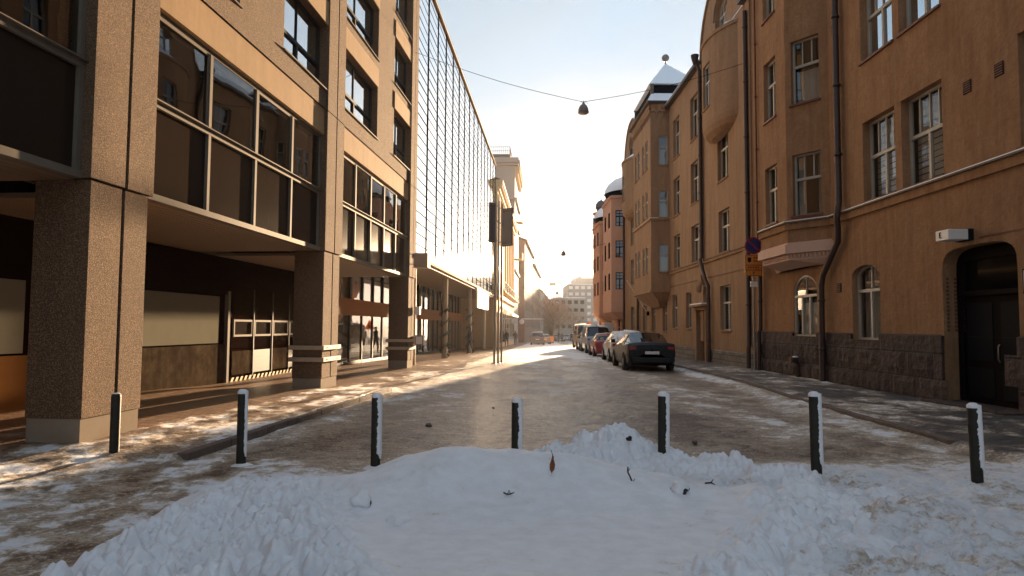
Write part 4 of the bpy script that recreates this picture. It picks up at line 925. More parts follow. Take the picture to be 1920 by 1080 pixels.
strip(FT,BT,'tower_belt','plasterB',TR,0,.08,8.0,8.12); strip(FT,BT,'tower_belt_snow','snow',TR,.0,.06,8.12,8.15); strip(FT,BT,'tower_foot_moulding','plasterB',TR,0,.06,3.72,3.86)
mb=MB()
for i in (0,1):
    f=Fr(TR[i],TR[i+1],1); n=max(3,int(f.len/.36)); st=f.len/n
    for k in range(n):
        P=arc(k*st+.04,(k+1)*st-.04,14.42,.14,8); mb.box(k*st-.03,k*st+.03,0,.07,14.2,14.62,0,f)
        for p,q in zip(P,P[1:]): mb.quad(f(p[0],.07,p[1]),f(q[0],.07,q[1]),f(q[0],.07,14.75),f(p[0],.07,14.75)); mb.quad(f(p[0],.07,p[1]),f(q[0],.07,q[1]),f(q[0],0,q[1]),f(p[0],0,p[1]))
    mb.box(0,f.len,0,.09,14.75,15.0,0,f)
mb.build('corbel_table',M['plasterB'],BT)
cs,co=42.4-S0,-.5
def rect(hs,ho): return [(cs-hs,co-ho),(cs-hs,co+ho),(cs+hs,co+ho),(cs+hs,co-ho)]
mb=MB(); frustum(mb,rect(3.1,1.75),15.0,rect(3.15,1.85),15.12); poly(mb,rect(3.15,1.85),15.0); mb.build('tower_eaves',M['roof'],BT)
mb=MB(); frustum(mb,rect(3.1,1.8),15.13,rect(2.6,1.45),15.75); mb.build('roof_skirt_snow',M['snow'],BT)
mb=MB(); frustum(mb,rect(2.5,1.35),15.75,rect(2.5,1.35),16.3); tw=mb.build('lantern_opening_shade',M['black'],BT)  # black sheet painted in for the shade in the openings between the posts
mb=MB()
for (a,o) in rect(2.58,1.43): mb.box(a-.09,a+.09,o-.09,o+.09,15.7,16.3)
mb.build('post',M['alu'],tw)
mb=MB(); frustum(mb,rect(2.75,1.6),16.3,rect(.06,.06),18.55); poly(mb,rect(2.75,1.6),16.3); mb.build('pyramid_roof',M['snow'],BT)
mb=MB(); mb.tube([(cs,co,18.5),(cs,co,18.8)],.04,8); mb.sphere((cs,co,18.98),.24,14); mb.build('finial_ball',M['lampgrey'],BT)
pipe(BT,FT,'downpipe','pipe',[(26.0-S0,.14,14.2),(26.0-S0,.14,1.0),(25.9-S0,.2,.85),(25.9-S0,.2,-.2)],.085)
pipe(BT,FT,'downpipe','pipe',[(32.5-S0,.3,14.75),(32.45-S0,.14,14.3),(32.4-S0,.14,5.05),(32.3-S0,.24,4.9),(31.5-S0,.22,3.9),(31.3-S0,.14,3.6),(31.25-S0,.14,-.3)],.08)
mb=MB(); mb.lathe([(.08,-.35),(.16,-.1),(.2,.08),(.2,.14),(.1,.15)],12,FT(32.5-S0,.34,14.95)); mb.build('rain_head',M['pipe'],BT)
pipe(BT,FT,'downpipe','pipe',[(48.9-S0,.14,14.4),(48.9-S0,.14,-.4)],.08)
pp=atF(FT,BT,45.6-S0,.1,2.6); t=thing('flagpole','thin white flagpole leaning out from the tan house','flagpole',pp,R(90))
mb=MB(); mb.tube([(0,0,0),(-.6,1.5,2.2)],[.035,.02],8); mb.build('pole',M['white'],t); mb=MB(); mb.box(-.08,.08,-.1,.06,-.15,.12); mb.build('bracket',M['black'],t)
# ------------------------------------------------------------------ right: pink orange corner house with bays, domes and a turret
BP=thing('corner_house','orange plastered corner house with snowy domes and a spired turret','building',(9.3,54.65,0),R(90))
FP=Fr((0,0),(1,0),1); ops=[]
for u in (6.9,): 
    for z in (4.7,7.3,9.9): ops.append((u,u+1.0,z,z+1.6))
for u in (1.2,3.2,9.0,11.3,15.6): ops.append((u,u+1.2,-.2,2.3))
for u in (15.4,):
    for z in (4.7,7.3,9.9): ops.append((u,u+1.2,z,z+1.6))
mb=MB(); wall(mb,FP,0,17.4,-2.5,12.9,ops,.22); 
for p in ops: window(BP,FP,(p[0]+p[1])/2,p[2],p[1]-p[0],p[3]-p[2],.18,0,0,'wooddark',.6,(.5,),(.5,),(),None,'glass')
for (b0,L_,pr,z0,z1,w0,ww,rows_) in ((.55,5.0,1.1,2.9,12.6,.43,.66,((4.76,1.4),(7.4,1.4),(10.0,1.33))),(8.0,4.8,1.1,2.7,11.6,.5,.64,((4.65,1.25),(7.0,1.4),(9.4,1.3)))):
    B_=[(b0,0),(b0+.2,pr),(b0+.2+L_,pr),(b0+.8+L_,0)]
    for i in range(3):
        f=Fr(B_[i],B_[i+1],1); o3=[]
        if i==0: o3=[(w0-ww/2,w0+ww/2,z,z+h) for z,h in rows_]
        if i==1: o3=[(a,a+1.1,z,z+h) for z,h in rows_ for a in (.7,3.0)]
        wall(mb,f,0,f.len,z0,z1,o3,.12)
        for p in o3: window(BP,f,(p[0]+p[1])/2,p[2],p[1]-p[0],p[3]-p[2],.08,0,0,'wooddark',.62,(.5,),(.5,),(.25,.8),None,'glass')
    bot=[((a-b0-L_/2)*.85+b0+L_/2,o*.3) for a,o in B_]; frustum(mb,bot,z0-.6,B_,z0)
    cc=(b0+.2+L_/2,.0); 
    db=MB(); db.lathe([(2.3,0),(2.35,.1),(2.25,.2),(2.25,.55)],24,(cc[0],cc[1]-.6,z1),0,.8); dm=db.build('dome_drum',M['black'],BP)
    db=MB(); db.lathe([(2.4,.55),(2.3,.95),(1.95,1.4),(1.35,1.8),(.6,2.05),(.02,2.1)],24,(cc[0],cc[1]-.6,z1),0,.8); db.build('dome',M['snow'],BP)
    db=MB(); db.lathe([(1.9,.0),(2.42,.5),(2.42,.56)],24,(cc[0],cc[1]-.6,z1-.5),0,.8); db.build('dome_foot',M['plasterC'],BP)
    strip(FP,BP,'bay_cornice','plasterC',B_,0,.12,z1-.25,z1-.05)
mb.build('wall',M['plasterC'],BP)
box(FP,BP,'eaves','roof',0,17.2,-.5,.25,12.9,13.05); box(FP,BP,'end_wall','plasterC',17.25,17.4,-13,-.02,-2.5,12.8); box(FP,BP,'rear_wall','plasterC',0,17.4,-13.2,-13,-2.5,12.8); box(FP,BP,'interior','interior',.1,17.2,-1.2,-1.1,-2,12.8)
mb=MB(); mb.prism([(.0,12.93),(-6.4,16.6),(-13,12.93)],.02,17.4,lambda p,q,a:FP(a,p,q)); mb.build('roof',M['roof'],BP)
TX,TY=18.7,-.45
mb=MB(); mb.lathe([(.0,4.3),(.15,4.5),(.5,5.0),(.82,5.5),(.9,5.6),(.9,5.75),(.82,5.8),(.82,11.8),(.94,11.9),(.94,12.1),(.76,12.15),(.76,13.9),(.92,14.0),(.92,14.15),(.6,14.2)],24,(TX,TY,0)); tu=mb.build('turret',M['plasterC'],BP)
mb=MB()
for k in range(8):
    a=k*math.pi/4; 
    for z in (6.2,7.9,10.2,12.5): mb.box(TX+.79*math.cos(a)-.09,TX+.79*math.cos(a)+.09,TY+.79*math.sin(a)-.09,TY+.79*math.sin(a)+.09,z,z+1.1)
mb.build('turret_window',M['wooddark'],tu)
mb=MB(); mb.lathe([(.5,14.2),(.5,14.6),(.62,14.65),(.58,15.1),(.4,15.4),(.15,15.55),(.06,15.6),(.03,16.4),(.012,17.6)],20,(TX,TY,0)); mb.build('turret_dome',M['tower_tile'],tu)
pipe(BP,FP,'downpipe','pipe',[(.25,.14,12.8),(.25,.14,-.5)],.09,False)
box(FP,BP,'shop_canopy','white',9.5,13.2,0,.9,2.55,2.65)
for (a,z,w_,h_,lb) in ((4.0,1.3,.8,.75,'pale square shop sign on the ground floor of the orange house'),(10.2,1.1,.9,.6,'wide pale shop sign farther along the orange house')):
    mb=MB(); pr=atF(FP,BP,a,.85,z); mb.box(-.06,.06,-w_/2,w_/2,0,h_); mb.box(-.02,.02,-w_/2-.6,-w_/2,h_*.4,h_*.5); tag(mb.build('shop_sign',M['white'],None,pr,R(90)),lb,'sign')
#PART4
# ------------------------------------------------------------------ left row of houses down the street
def house(name,label,P,az,Lh,zb,zt,wm,cols,floors,ww,fz,fh,depth=10,cornice=.4,sg=-1,frame='wooddark',gl='glass',extra=None,base=None):
    B=thing(name,label,'building',(P[0],P[1],0),R(90-az) if sg==-1 else R(90)); F=Fr((0,0),(1,0),sg); ops=[]
    for c in range(cols):
        a=Lh*(c+.5)/cols
        for f in range(floors):
            z=fz[f] if isinstance(fz,(list,tuple)) else fz+fh*f
            hh=(fh if not isinstance(fh,(list,tuple)) else fh[f])*.58
            ops.append((a-ww/2,a+ww/2,z,z+hh))
    mb=MB(); wall(mb,F,0,Lh,zb,zt,ops,.25); mb.box(0,.2,-depth,-.01,zb,zt-.01,0,F); mb.box(Lh-.2,Lh,-depth,-.01,zb,zt-.01,0,F); mb.build('wall',M[wm],B)
    for p in ops: window(B,F,(p[0]+p[1])/2,p[2],p[1]-p[0],p[3]-p[2],.2,0,0,frame,.6,(.5,),(.5,),(),None,gl,wm)
    box(F,B,'cornice',wm,-.05,Lh+.05,-.2,cornice,zt-.35,zt); box(F,B,'interior','interior',.2,Lh-.2,-1.2,-1.1,zb,zt-.3)
    mb=MB(); mb.prism([(cornice-.1,zt+.004),(-depth/2,zt+depth*.22),(-depth,zt+.004)],0,Lh,lambda p,q,a:F(a,p,q)); mb.build('roof',M['roof'],B)
    for k in range(max(1,int(Lh/9))):
        a=4+k*9; mb=MB(); mb.box(a,a+1.1,-depth*.45,-depth*.45+.8,zt+depth*.12,zt+depth*.22+1.3,0,F); mb.build('chimney',M['plasterF'],B)
    return B,F
B2,F2=house('classical_house','pale yellow classical house with balconies and awnings beyond the glass facade',(-1.42,63.3),3,33,-1.3,15.6,'plasterD',9,4,1.15,[5.2,7.9,10.4,12.8],[3.6,3.2,3.0,3.0],10,.5)
box(F2,B2,'belt_course','plasterD',0,33,0,.35,4.35,4.65); box(F2,B2,'frieze_board','plasterD',0,33,0,.2,14.6,14.8)
for k in range(74): mb=MB(); mb.box(k*.45,k*.45+.2,.02,.4,15.0,15.22,0,F2); mb.build('dentil',M['plasterD'],B2)
for k in range(9):
    a=33*(k+.5)/9
    mb=MB(); mb.box(a-1.0,a+1.0,0,.75,4.95,5.05,0,F2); bl=mb.build('balcony',M['plasterD'],B2)
    mb=MB()
    for q in range(15): mb.box(a-.98+q*.138,a-.96+q*.138,.70,.73,5.05,5.85,0,F2)
    mb.box(a-1.0,a+1.0,.69,.74,5.85,5.9,0,F2); mb.build('railing',M['black'],bl)
    mb=MB(); mb.box(a-.85,a-.62,0,.14,5.1,14.4,0,F2); mb.build('pilaster',M['plasterD'],B2)
    z=gzf(63+a)
    mb=MB(); mb.box(a-1.2,a+1.2,-.02,.04,z+.5,3.0,0,F2); mb.build('shop_window',M['carglass'],B2)
    if k in (1,2,3,4):
        mb=MB(); mb.add([F2(a-1.3,.02,3.7),F2(a+1.3,.02,3.7),F2(a+1.3,1.3,2.9),F2(a-1.3,1.3,2.9),F2(a-1.3,1.3,2.7),F2(a+1.3,1.3,2.7)],[(0,1,2,3),(3,2,5,4)]); mb.build('awning',M['white'],B2)
# tall tower house behind it
BW=thing('tower_house','tall grey stone house with a roof terrace railing rising behind the yellow house','building',(.33,96.6,0),R(90-3)); FW=Fr((0,0),(1,0),-1)
mb=MB(); wall(mb,FW,0,13,-1.6,25.0,[(a,a+1.2,z,z+1.9) for a in (1.6,5.6,9.8) for z in (2,5.2,8.4,11.6,14.8,18,21.2)],.3); mb.box(0,.3,-12,-.01,-1.6,25,0,FW); mb.box(12.7,13,-12,-.01,-1.6,25,0,FW); mb.build('wall',M['plasterE'],BW)
for a in (1.6,5.6,9.8):
    for z in (2,5.2,8.4,11.6,14.8,18,21.2): window(BW,FW,a+.6,z,1.2,1.9,.25,0,0,'wooddark',.6,(.5,),(.5,),(),None,'glass','plasterD')
mb=MB()
for z0,z1,e in ((25,25.35,.45),(25.35,25.7,.75),(25.7,26.1,.55),(20.0,20.3,.35),(16.6,16.85,.3),(9.6,9.9,.3)): mb.box(-e,13+e*.2,-12,e,z0,z1,0,FW)
mb.build('cornice',M['plasterE'],BW)
for k in range(12): mb=MB(); mb.box(.4+k*1.05,.8+k*1.05,.01,.7,24.2,24.98,0,FW); mb.box(.45+k*1.05,.75+k*1.05,.01,.45,23.6,24.2,0,FW); mb.build('console',M['plasterD'],BW)
mb=MB(); mb.box(-.5,13,-12,-.6,26.1,26.6,0,FW); mb.build('attic',M['roof'],BW)
mb=MB()
for k in range(18): mb.box(-.3,-.26,-.8-k*.3,-.76-k*.3,26.6,27.7,0,FW)
for z in (27.1,27.7): mb.box(-.3,-.26,-6.2,-.7,z,z+.05,0,FW)
for k in range(30): mb.box(k*.4,k*.4+.03,-.75,-.71,26.6,27.7,0,FW)
mb.box(-.3,12.5,-.76,-.70,27.7,27.75,0,FW); mb.build('terrace_railing',M['darkframe'],BW)
mb=MB(); mb.box(-.45,1.5,-8.2,-6.3,26.6,28.2,0,FW); mb.build('chimney',M['plasterE'],BW)
mb=MB(); mb.box(-.015,0,-5.4,-4.6,21.5,24.0,0,FW); mb.build('side_window',M['darkframe'],BW)
for z in (11.5,17.0): mb=MB(); mb.box(2,4,0,1.1,z,z+.12,0,FW); mb.box(2,4,1.0,1.1,z+.12,z+1,0,FW); mb.build('balcony',M['plasterD'],BW)
house('brick_house','red brown house with a bare side wall stepping out beyond the tower house',(2.2,117),4.5,30,-1.8,16.8,'plasterF',8,5,1.2,[1.5,4.6,7.6,10.6,13.4],2.9,12,.5,base='x')
house('apartment_house','ornate brown house row with stacked bay windows farther down on the left',(4.7,149),4.5,40,-2,15.5,'plasterF',9,5,1.3,[1.2,4.2,7.0,9.8,12.4],2.7,12,.6)
house('apartment_house','low hazy house at the far end of the left row',(8.1,190),5,60,-2,12,'plasterE',9,4,1.4,[.5,3.4,6.2,9.0],2.6,12,.5)
# protruding ornaments on the brown row
Bq=thing('corner_bay','brown bay tower with a small spire on the brown house row','building part',(3.55,134,0),R(85.5)) if False else None
# ------------------------------------------------------------------ far end blocks
def block(name,label,x0,x1,y0,y1,z0,z1,m,rows_,cols,wm,group=None,pent=None):
    B=thing(name,label,'building',((x0+x1)/2,y0,0),0); F=Fr((-(x1-x0)/2,0),((x1-x0)/2,0),1)
    F=Fr(((x1-x0)/2,0),(-(x1-x0)/2,0),1)  # outward = -Y
    mb=MB(); mb.box(-(x1-x0)/2,(x1-x0)/2,0,y1-y0,z0,z1); mb.build('wall',M[m],B)
    mb=MB(); mb.box(-(x1-x0)/2,(x1-x0)/2,0,y1-y0,z1,z1+.25); mb.build('roof',M['snow'],B)
    me=None
    for r_ in range(rows_):
        for c in range(cols):
            if me is None:
                wb=MB(); sw=(x1-x0)/cols*.30; sh=(z1-1)/rows_*.24; wb.box(-sw,sw,-.12,.05,-sh,sh); me=wb.mesh('window',[M[wm]])
            obj('window',me,B,(-(x1-x0)/2+(x1-x0)*(c+.5)/cols,0,z0+2.5+(z1-z0-2.5)*(r_+.5)/rows_))
    if pent:
        a,b_,h=pent; mb=MB(); mb.box(a,b_,2,y1-y0-2,z1+.26,z1+h); mb.build('penthouse',M[m],B)
        for q in (a+1.5,(a+b_)/2,b_-2): mb=MB(); mb.box(q,q+1.2,3,5,z1+h+.01,z1+h+.9); mb.build('roof_unit',M[m],B)
        mb=MB(); mb.tube([(a+1,4,z1+h),(a+1,4,z1+h+5)],.12,6); mb.build('mast',M['steel'],B)
    return B
block('office_block','large grey office block with rows of bright windows closing the street','a'and 25,52,300,330,-2,20.6,'plasterE',7,10,'white',pent=(-10,12,3.1))  # panes painted white in place of the sky brightness in glass
block('apartment_block','grey green block left of the large office block at the street end',13.5,23.5,215,260,-2,10.8,'plasterE',4,5,'darkframe')
block('apartment_block','small pale block behind the bare tree at the street end',11.0,16,262,290,-2,12.2,'plasterB',4,3,'darkframe')
t=thing('tower_crane','thin tower crane standing far off above the end of the street','crane',(28.7,420,0))
mb=MB(); 
for dx in (-.7,.7):
    for dy in (-.7,.7): mb.tube([(dx,dy,-2),(dx,dy,28)],.16,5)
for k in range(20): mb.tube([(-.7,-.7,k*1.45),(.7,-.7,(k+1)*1.45)],.12,4)
mb.build('mast',M['steel'],t)
mb=MB(); mb.box(-5.2,-1.4,-.8,.8,27.2,29.0); mb.build('counterweight',M['darkframe'],t)
mb=MB(); mb.tube([(-5,0,28.6),(3,0,29.6)],.5,6); mb.tube([(3,0,29.6),(12,0,32)],[.5,.25],6); mb.tube([(-4,0,29.2),(0,0,31.5),(9,0,31.3)],.12,5); mb.build('jib',M['steel'],t)
# ------------------------------------------------------------------ trees
def tree(x,y,h,cr,label,seed,n=1500):
    z=gzf(y); t=thing('bare_tree',label,'tree',(x,y,z),0,'bare frosted trees at the street end'); rnd=random.Random(seed)
    mb=MB(); mb.tube([(0,0,-.2),(.05,0,h*.25),(0,.05,h*.5),(.05,0,h*.85)],[.2,.15,.11,.04],8); tips=[]
    for k in range(16):
        a=k*2.4; z0=h*(.25+.5*k/16); L_=cr*(1.05-.5*k/16); p=Vector((0,0,z0)); q=Vector((math.cos(a)*L_,math.sin(a)*L_,z0+L_*.8)); m_=(p+q)/2+Vector((0,0,-.2)); mb.tube([p,m_,q],[.07,.05,.02],5); tips+=[m_,q,(m_+q)/2]
    mb.build('trunk',M['bark'],t)
    mb=MB()
    for i in range(n):
        c=tips[rnd.randrange(len(tips))]+Vector([rnd.gauss(0,cr*.2) for _ in range(3)]); d=Vector((rnd.gauss(0,.3),rnd.gauss(0,.3),rnd.gauss(.25,.3))); s_=Vector((rnd.gauss(0,1),rnd.gauss(0,1),0)).normalized()*.022
        mb.add([c-s_,c+s_,c+d+s_,c+d-s_],[(0,1,2,3)])
    mb.build('crown',M['twigs'],t)
tree(7.1,116,8.6,3.0,'round bare tree with frosted russet twigs beyond the parked silver car',1,2600)
tree(10.5,150,8.5,3.0,'second bare tree behind the frosted one, partly hidden',2,1500)
tree(16.5,180,7.5,3.2,'low bare tree before the grey green block',3,1500)
# ------------------------------------------------------------------ cars
def paint(name,col,rough=.35): 
    return mat(name,col,rough,.2,coat=.6,noise=[(3,.35,tuple(min(1,c*.8+.02) for c in col))])
for n_,c_ in (('car_black',(.012,.012,.014)),('car_silver',(.32,.31,.30)),('car_red',(.28,.02,.015)),('car_blue',(.20,.25,.31)),('car_tan',(.30,.22,.14)),('car_grey',(.14,.14,.14)),('car_white',(.55,.55,.55)),('taillight',(.30,.01,.008)),('headlight',(.6,.6,.58))): M[n_]=paint(n_,c_)
M['car_black']=mat('black_paint',(.008,.008,.009),.45,0,spec=.3,noise=[(4,.5,(.03,.028,.026))])
# stations: x along the car (front 0), sill z, belt z, roof z (== belt: no cabin), half width, roof half width
HATCH=[(0,.42,.55,.55,.62,.62),(.06,.28,.72,.72,.80,.80),(.45,.2,.86,.86,.88,.86),(1.15,.2,.98,.98,.90,.84),(1.95,.2,1.0,1.40,.91,.62),(2.5,.2,1.02,1.50,.91,.64),(3.3,.2,1.04,1.49,.91,.64),(3.85,.22,1.06,1.38,.90,.62),(4.25,.26,1.06,1.08,.88,.78),(4.42,.34,.98,.98,.84,.80),(4.46,.45,.80,.80,.80,.78)]
SEDAN=[(0,.42,.52,.52,.62,.62),(.06,.28,.68,.68,.80,.80),(.5,.2,.82,.82,.90,.88),(1.3,.2,.95,.95,.92,.86),(2.15,.2,.97,1.36,.93,.62),(2.7,.2,.98,1.45,.93,.63),(3.4,.2,1.0,1.44,.93,.63),(4.35,.22,1.04,1.10,.92,.70),(4.7,.26,1.05,1.06,.90,.80),(4.86,.34,.96,.96,.86,.82),(4.9,.45,.80,.80,.82,.80)]
VAN=[(0,.42,.62,.62,.70,.70),(.06,.28,.80,.80,.86,.86),(.4,.22,1.05,1.05,.94,.90),(.95,.22,1.18,1.22,.96,.84),(1.75,.22,1.18,1.86,.97,.74),(2.3,.22,1.18,1.96,.97,.76),(4.3,.22,1.18,1.97,.97,.76),(4.95,.26,1.18,1.93,.96,.76),(5.05,.36,1.15,1.80,.94,.76),(5.08,.5,.9,1.1,.92,.9)]
MPV=[(0,.42,.58,.58,.66,.66),(.06,.28,.78,.78,.82,.82),(.4,.2,.92,.92,.88,.86),(.95,.2,1.04,1.04,.90,.82),(1.85,.2,1.06,1.60,.90,.66),(2.4,.2,1.06,1.68,.90,.68),(3.6,.2,1.08,1.68,.90,.68),(4.1,.24,1.08,1.60,.89,.68),(4.32,.3,1.06,1.12,.88,.80),(4.38,.42,.85,.85,.84,.80)]
def car(kind,m,label,x,y,yaw,cat='car',snow=(),group='cars parked or standing in the street',scale=1,glass='carglass',box_=False):
    """front of the car points along local -X at x=0; yaw turns local +X"""
    z=gzf(y); t=thing('parked_car' if cat=='car' else 'parked_van',label,cat,(x,y,z),yaw,group); t.scale=(scale,)*3
    P=[]
    for (u,zs_,zb,zr,w_,wr) in kind:
        ring=[(w_*.86,zs_),(w_*.97,zs_+.10),(w_,zs_+(zb-zs_)*.5),(w_*.985,zb-.05),(w_*.95,zb)]
        if zr>zb+.03: ring+=[(wr+(w_*.95-wr)*.12,zr-.07),(wr*.9,zr-.01),(0,zr+.03)]
        else: ring+=[(w_*.86,zb+.02),(w_*.6,zb+.045),(0,zb+.06)]
        P.append([(u,a,b_) for a,b_ in ring])
    body=MB(); gl=MB(); K=8
    for s_ in (1,-1):
        for i in range(len(P)-1):
            for k in range(K-1):
                q=[P[i][k],P[i+1][k],P[i+1][k+1],P[i][k+1]]; q=[(a,b_*s_,c) for a,b_,c in q]
                cabA=kind[i][3]>kind[i][2]+.2; cabB=kind[i+1][3]>kind[i+1][2]+.2; isg=False
                if k==4 and (cabA and cabB): isg=True
                if k>=5 and (cabA!=cabB): isg=True
                if k==4 and (cabA!=cabB): isg=True
                (gl if isg else body).add(q,[(0,1,2,3)],0,not isg)
        body.add([(a,b_*s_,c) for a,b_,c in P[0]],[tuple(range(K))]); body.add([(a,b_*s_,c) for a,b_,c in P[-1]],[tuple(range(K))])
        body.add([(a,b_*s_,c) for r_ in P for (a,b_,c) in (r_[0],)]+[(a,0,c) for r_ in P for (a,b_,c) in (r_[0],)],[(i,i+1,len(P)+i+1,len(P)+i) for i in range(len(P)-1)])
    bo=body.build('body',M[m],t); gl.build('windows',M[glass],t)
    L_=kind[-1][0]; W_=max(k[4] for k in kind)
    # roof pillars between the side windows
    for s_ in (1,-1):
        pm=MB(); zb=max(k[2] for k in kind[3:8]); zr=max(k[3] for k in kind)
        for u in (L_*.50,L_*.70): pm.add([(u-.04,s_*W_*.955,zb),(u+.04,s_*W_*.955,zb),(u+.04,s_*(kind[5][5]+.035),zr-.07),(u-.04,s_*(kind[5][5]+.035),zr-.07)],[(0,1,2,3)])
        pm.build('door_pillar',M[m],bo)
        mm=MB(); mm.box(L_*.27,L_*.27+.12,s_*W_,s_*(W_+.17),zb-.02,zb+.13); mm.build('mirror',M[m],t,bevel=.03)
    rw=.33
    for u in (L_*.185,L_*.80):
        for s_ in (1,-1):
            am=MB(); n=22; am.add([(u+.40*math.cos(2*math.pi*k/n),s_*(W_+.004),max(rw+.40*math.sin(2*math.pi*k/n),.2)) for k in range(n)],[tuple(range(n))]); am.build('wheel_arch',M['black'],bo)
            wm_=MB(); pr=[(rw*.62,-.02),(rw*.95,-.02),(rw,.02),(rw,.17),(rw*.95,.2),(rw*.62,.2)]
            n=24; vs=[(u+r_*math.cos(2*math.pi*k/n),s_*(W_-.17+o_),rw+r_*math.sin(2*math.pi*k/n)) for r_,o_ in pr for k in range(n)]
            wm_.add(vs,[(i*n+k,i*n+(k+1)%n,(i+1)*n+(k+1)%n,(i+1)*n+k) for i in range(len(pr)-1) for k in range(n)],0,True); wh=wm_.build('wheel',M['rubber'],t)
            rm=MB(); rm.add([(u+rw*.63*math.cos(2*math.pi*k/n),s_*(W_+.01),rw+rw*.63*math.sin(2*math.pi*k/n)) for k in range(n)],[tuple(range(n))])
            for k in range(5): a=k*2*math.pi/5; c_,s2=math.cos(a),math.sin(a); rm.add([(u-.04*s2,s_*(W_+.025),rw+.04*c_),(u+.04*s2,s_*(W_+.025),rw-.04*c_),(u+rw*.6*c_+.03*s2,s_*(W_+.02),rw+rw*.6*s2-.03*c_),(u+rw*.6*c_-.03*s2,s_*(W_+.02),rw+rw*.6*s2+.03*c_)],[(0,1,2,3)])
            rm.build('rim',M['steel'],wh)
    zb=kind[-3][2]
    for s_ in (1,-1):
        lm=MB(); lm.box(L_-.12,L_-.005,s_*(W_*.62),s_*(W_*.90),zb-.24,zb-.10); lm.build('taillight',M['taillight'],t,bevel=.02)
        lm=MB(); lm.box(.045,.2,s_*(W_*.55),s_*(W_*.86),kind[1][2]-.20,kind[1][2]-.05); lm.build('headlight',M['headlight'],t,bevel=.03)
    mb=MB(); mb.box(L_-.02,L_+.06,-W_*.82,W_*.82,.34,.56); mb.build('rear_bumper',M[m],t,bevel=.04)
    mb=MB(); mb.box(-.06,.04,-W_*.78,W_*.78,.28,.50); mb.build('front_bumper',M[m],t,bevel=.04)
    mb=MB(); mb.box(-.02,.05,-W_*.42,W_*.42,.52,.62); mb.build('grille',M['black'],t)
    mb=MB(); mb.box(L_+.0,L_+.025,-.26,.26,zb-.38,zb-.27); mb.build('number_plate',M['white'],t); mb=MB(); mb.box(-.085,-.065,-.26,.26,.36,.46); mb.build('number_plate',M['white'],t)
    for sp_ in snow:
        sm_=MB(); i0,i1,th=sp_[:3]; rr=random.Random(int(y))
        for i in range(i0,i1):
            for s_ in (1,-1):
                for k in range(5 if len(sp_)<4 else sp_[3],7):
                    q=[P[i][k],P[i+1][k],P[i+1][k+1],P[i][k+1]]; sm_.add([(a,b_*s_*1.0,c+th+rr.uniform(0,.012)) for a,b_,c in q],[(0,1,2,3)],0,True)
        so=sm_.build('snow_cover',M['snow'],t); md=so.modifiers.new('thick','SOLIDIFY'); md.thickness=th; md.offset=-1
    return t
# cars on the right, standing with their tails (or noses) to the camera
B90=R(-90)
car(SEDAN,'car_black','black hatchback parked nearest the camera on the right, rear number plate showing',5.36,30.0,R(-91.5),snow=())
car(HATCH,'car_silver','silver car under a blanket of snow parked behind the black one',5.85,37.2,R(-91.5),snow=[(1,9,.05)])
car(HATCH,'car_red','small dark red car squeezed between the snowy car and the blue van',6.0,42.2+3.0,R(-91),snow=[(4,6,.03)],scale=.95)
car(VAN,'car_blue','pale blue van facing the camera with a frosted windscreen',6.3,47.6,R(90),cat='van',snow=[(4,6,.03)])
car(HATCH,'car_tan','low sunlit car parked just beyond the blue van',6.5,55,R(89))
t=car(VAN,'car_tan','brown boxy van behind the sunlit car with snow on its roof',7.15,62,R(90),cat='van',snow=[(4,7,.06)],scale=1.12)
car(MPV,'car_grey','silver people carrier parked alone by the left pavement, rear to the camera',3.55,93.0,R(-92)+0,snow=[(4,6,.05)])
for i,(x,y,m_,k_,lb) in enumerate([(4.6,101,'car_tan',HATCH,'low tan car half hidden beyond the silver people carrier'),(9.2,128,'car_grey',HATCH,'grey car in the distance straight down the street'),(11.8,150,'car_blue',HATCH,'bluish distant car left of the far crossing'),(13.6,145,'car_white',MPV,'white distant car nearest the right kerb'),(14.5,165,'car_grey',SEDAN,'dark distant car behind the white one'),(16.6,175,'car_silver',HATCH,'silver distant car at the far crossing'),(12.4,185,'car_black',MPV,'black distant car at the end of the street'),(18.7,190,'car_white',HATCH,'pale car farthest to the right at the crossing')]):
    car(k_,m_,lb,x,y,R(90 if i%2 else -88))
# ------------------------------------------------------------------ lamps on wires
def lamp(x,y,z,s_,label,wires):
    t=thing('hanging_lamp',label,'street lamp',(x,y,z),0,'street lamps hung on wires')
    mb=MB(); mb.lathe([(.02,.30),(.05,.29),(.06,.24),(.10,.22),(.15,.16),(.20,.06),(.225,-.04),(.23,-.12),(.215,-.14)],20); mb.build('shade',M['lampgrey'],t)
    mb=MB(); mb.lathe([(.215,-.14),(.16,-.17),(.0,-.18)],20); mb.build('lamp_glass',M['lampglass'],t)
    mb=MB(); mb.tube([(-.12,0,.36),(0,0,.32),(.13,0,.37)],.018,6); mb.tube([(0,0,.28),(0,0,.38)],.02,6); mb.tube([(.12+.07*math.cos(a*.7),0,.24+.08*math.sin(a*.7)) for a in range(9)],.008,5); mb.build('hanger',M['darkframe'],t)
    t.scale=(s_,)*3
    for i,(p,lb) in enumerate(wires):
        a=Vector((x+(-.1 if p[0]<x else .12)*s_,y,z+.36*s_)); b_=Vector(p); mb=MB(); n=14
        mb.tube([a.lerp(b_,k/n)-Vector((0,0,.35*math.sin(math.pi*k/n)*.5)) for k in range(n+1)],.011 if y<40 else .016,5); tag(mb.build('lamp_wire',M['darkframe']),lb,'wire')
lamp(2.87,27,10.5,.98,'grey bell shaped lamp hanging nearest over the street',[((-4.05,26.5,12.7),'wire from the nearest lamp to the brown office building'),((9.25,26.05,12.15),'wire from the nearest lamp to the ochre house by its downpipe')])
lamp(4.45,58,7.95,1.0,'smaller lamp hanging over the middle of the street',[((9.2,59,9.3),'wire from the middle lamp to the orange corner house'),((-1.55,58,10.3),'wire from the middle lamp to the glass facade')])
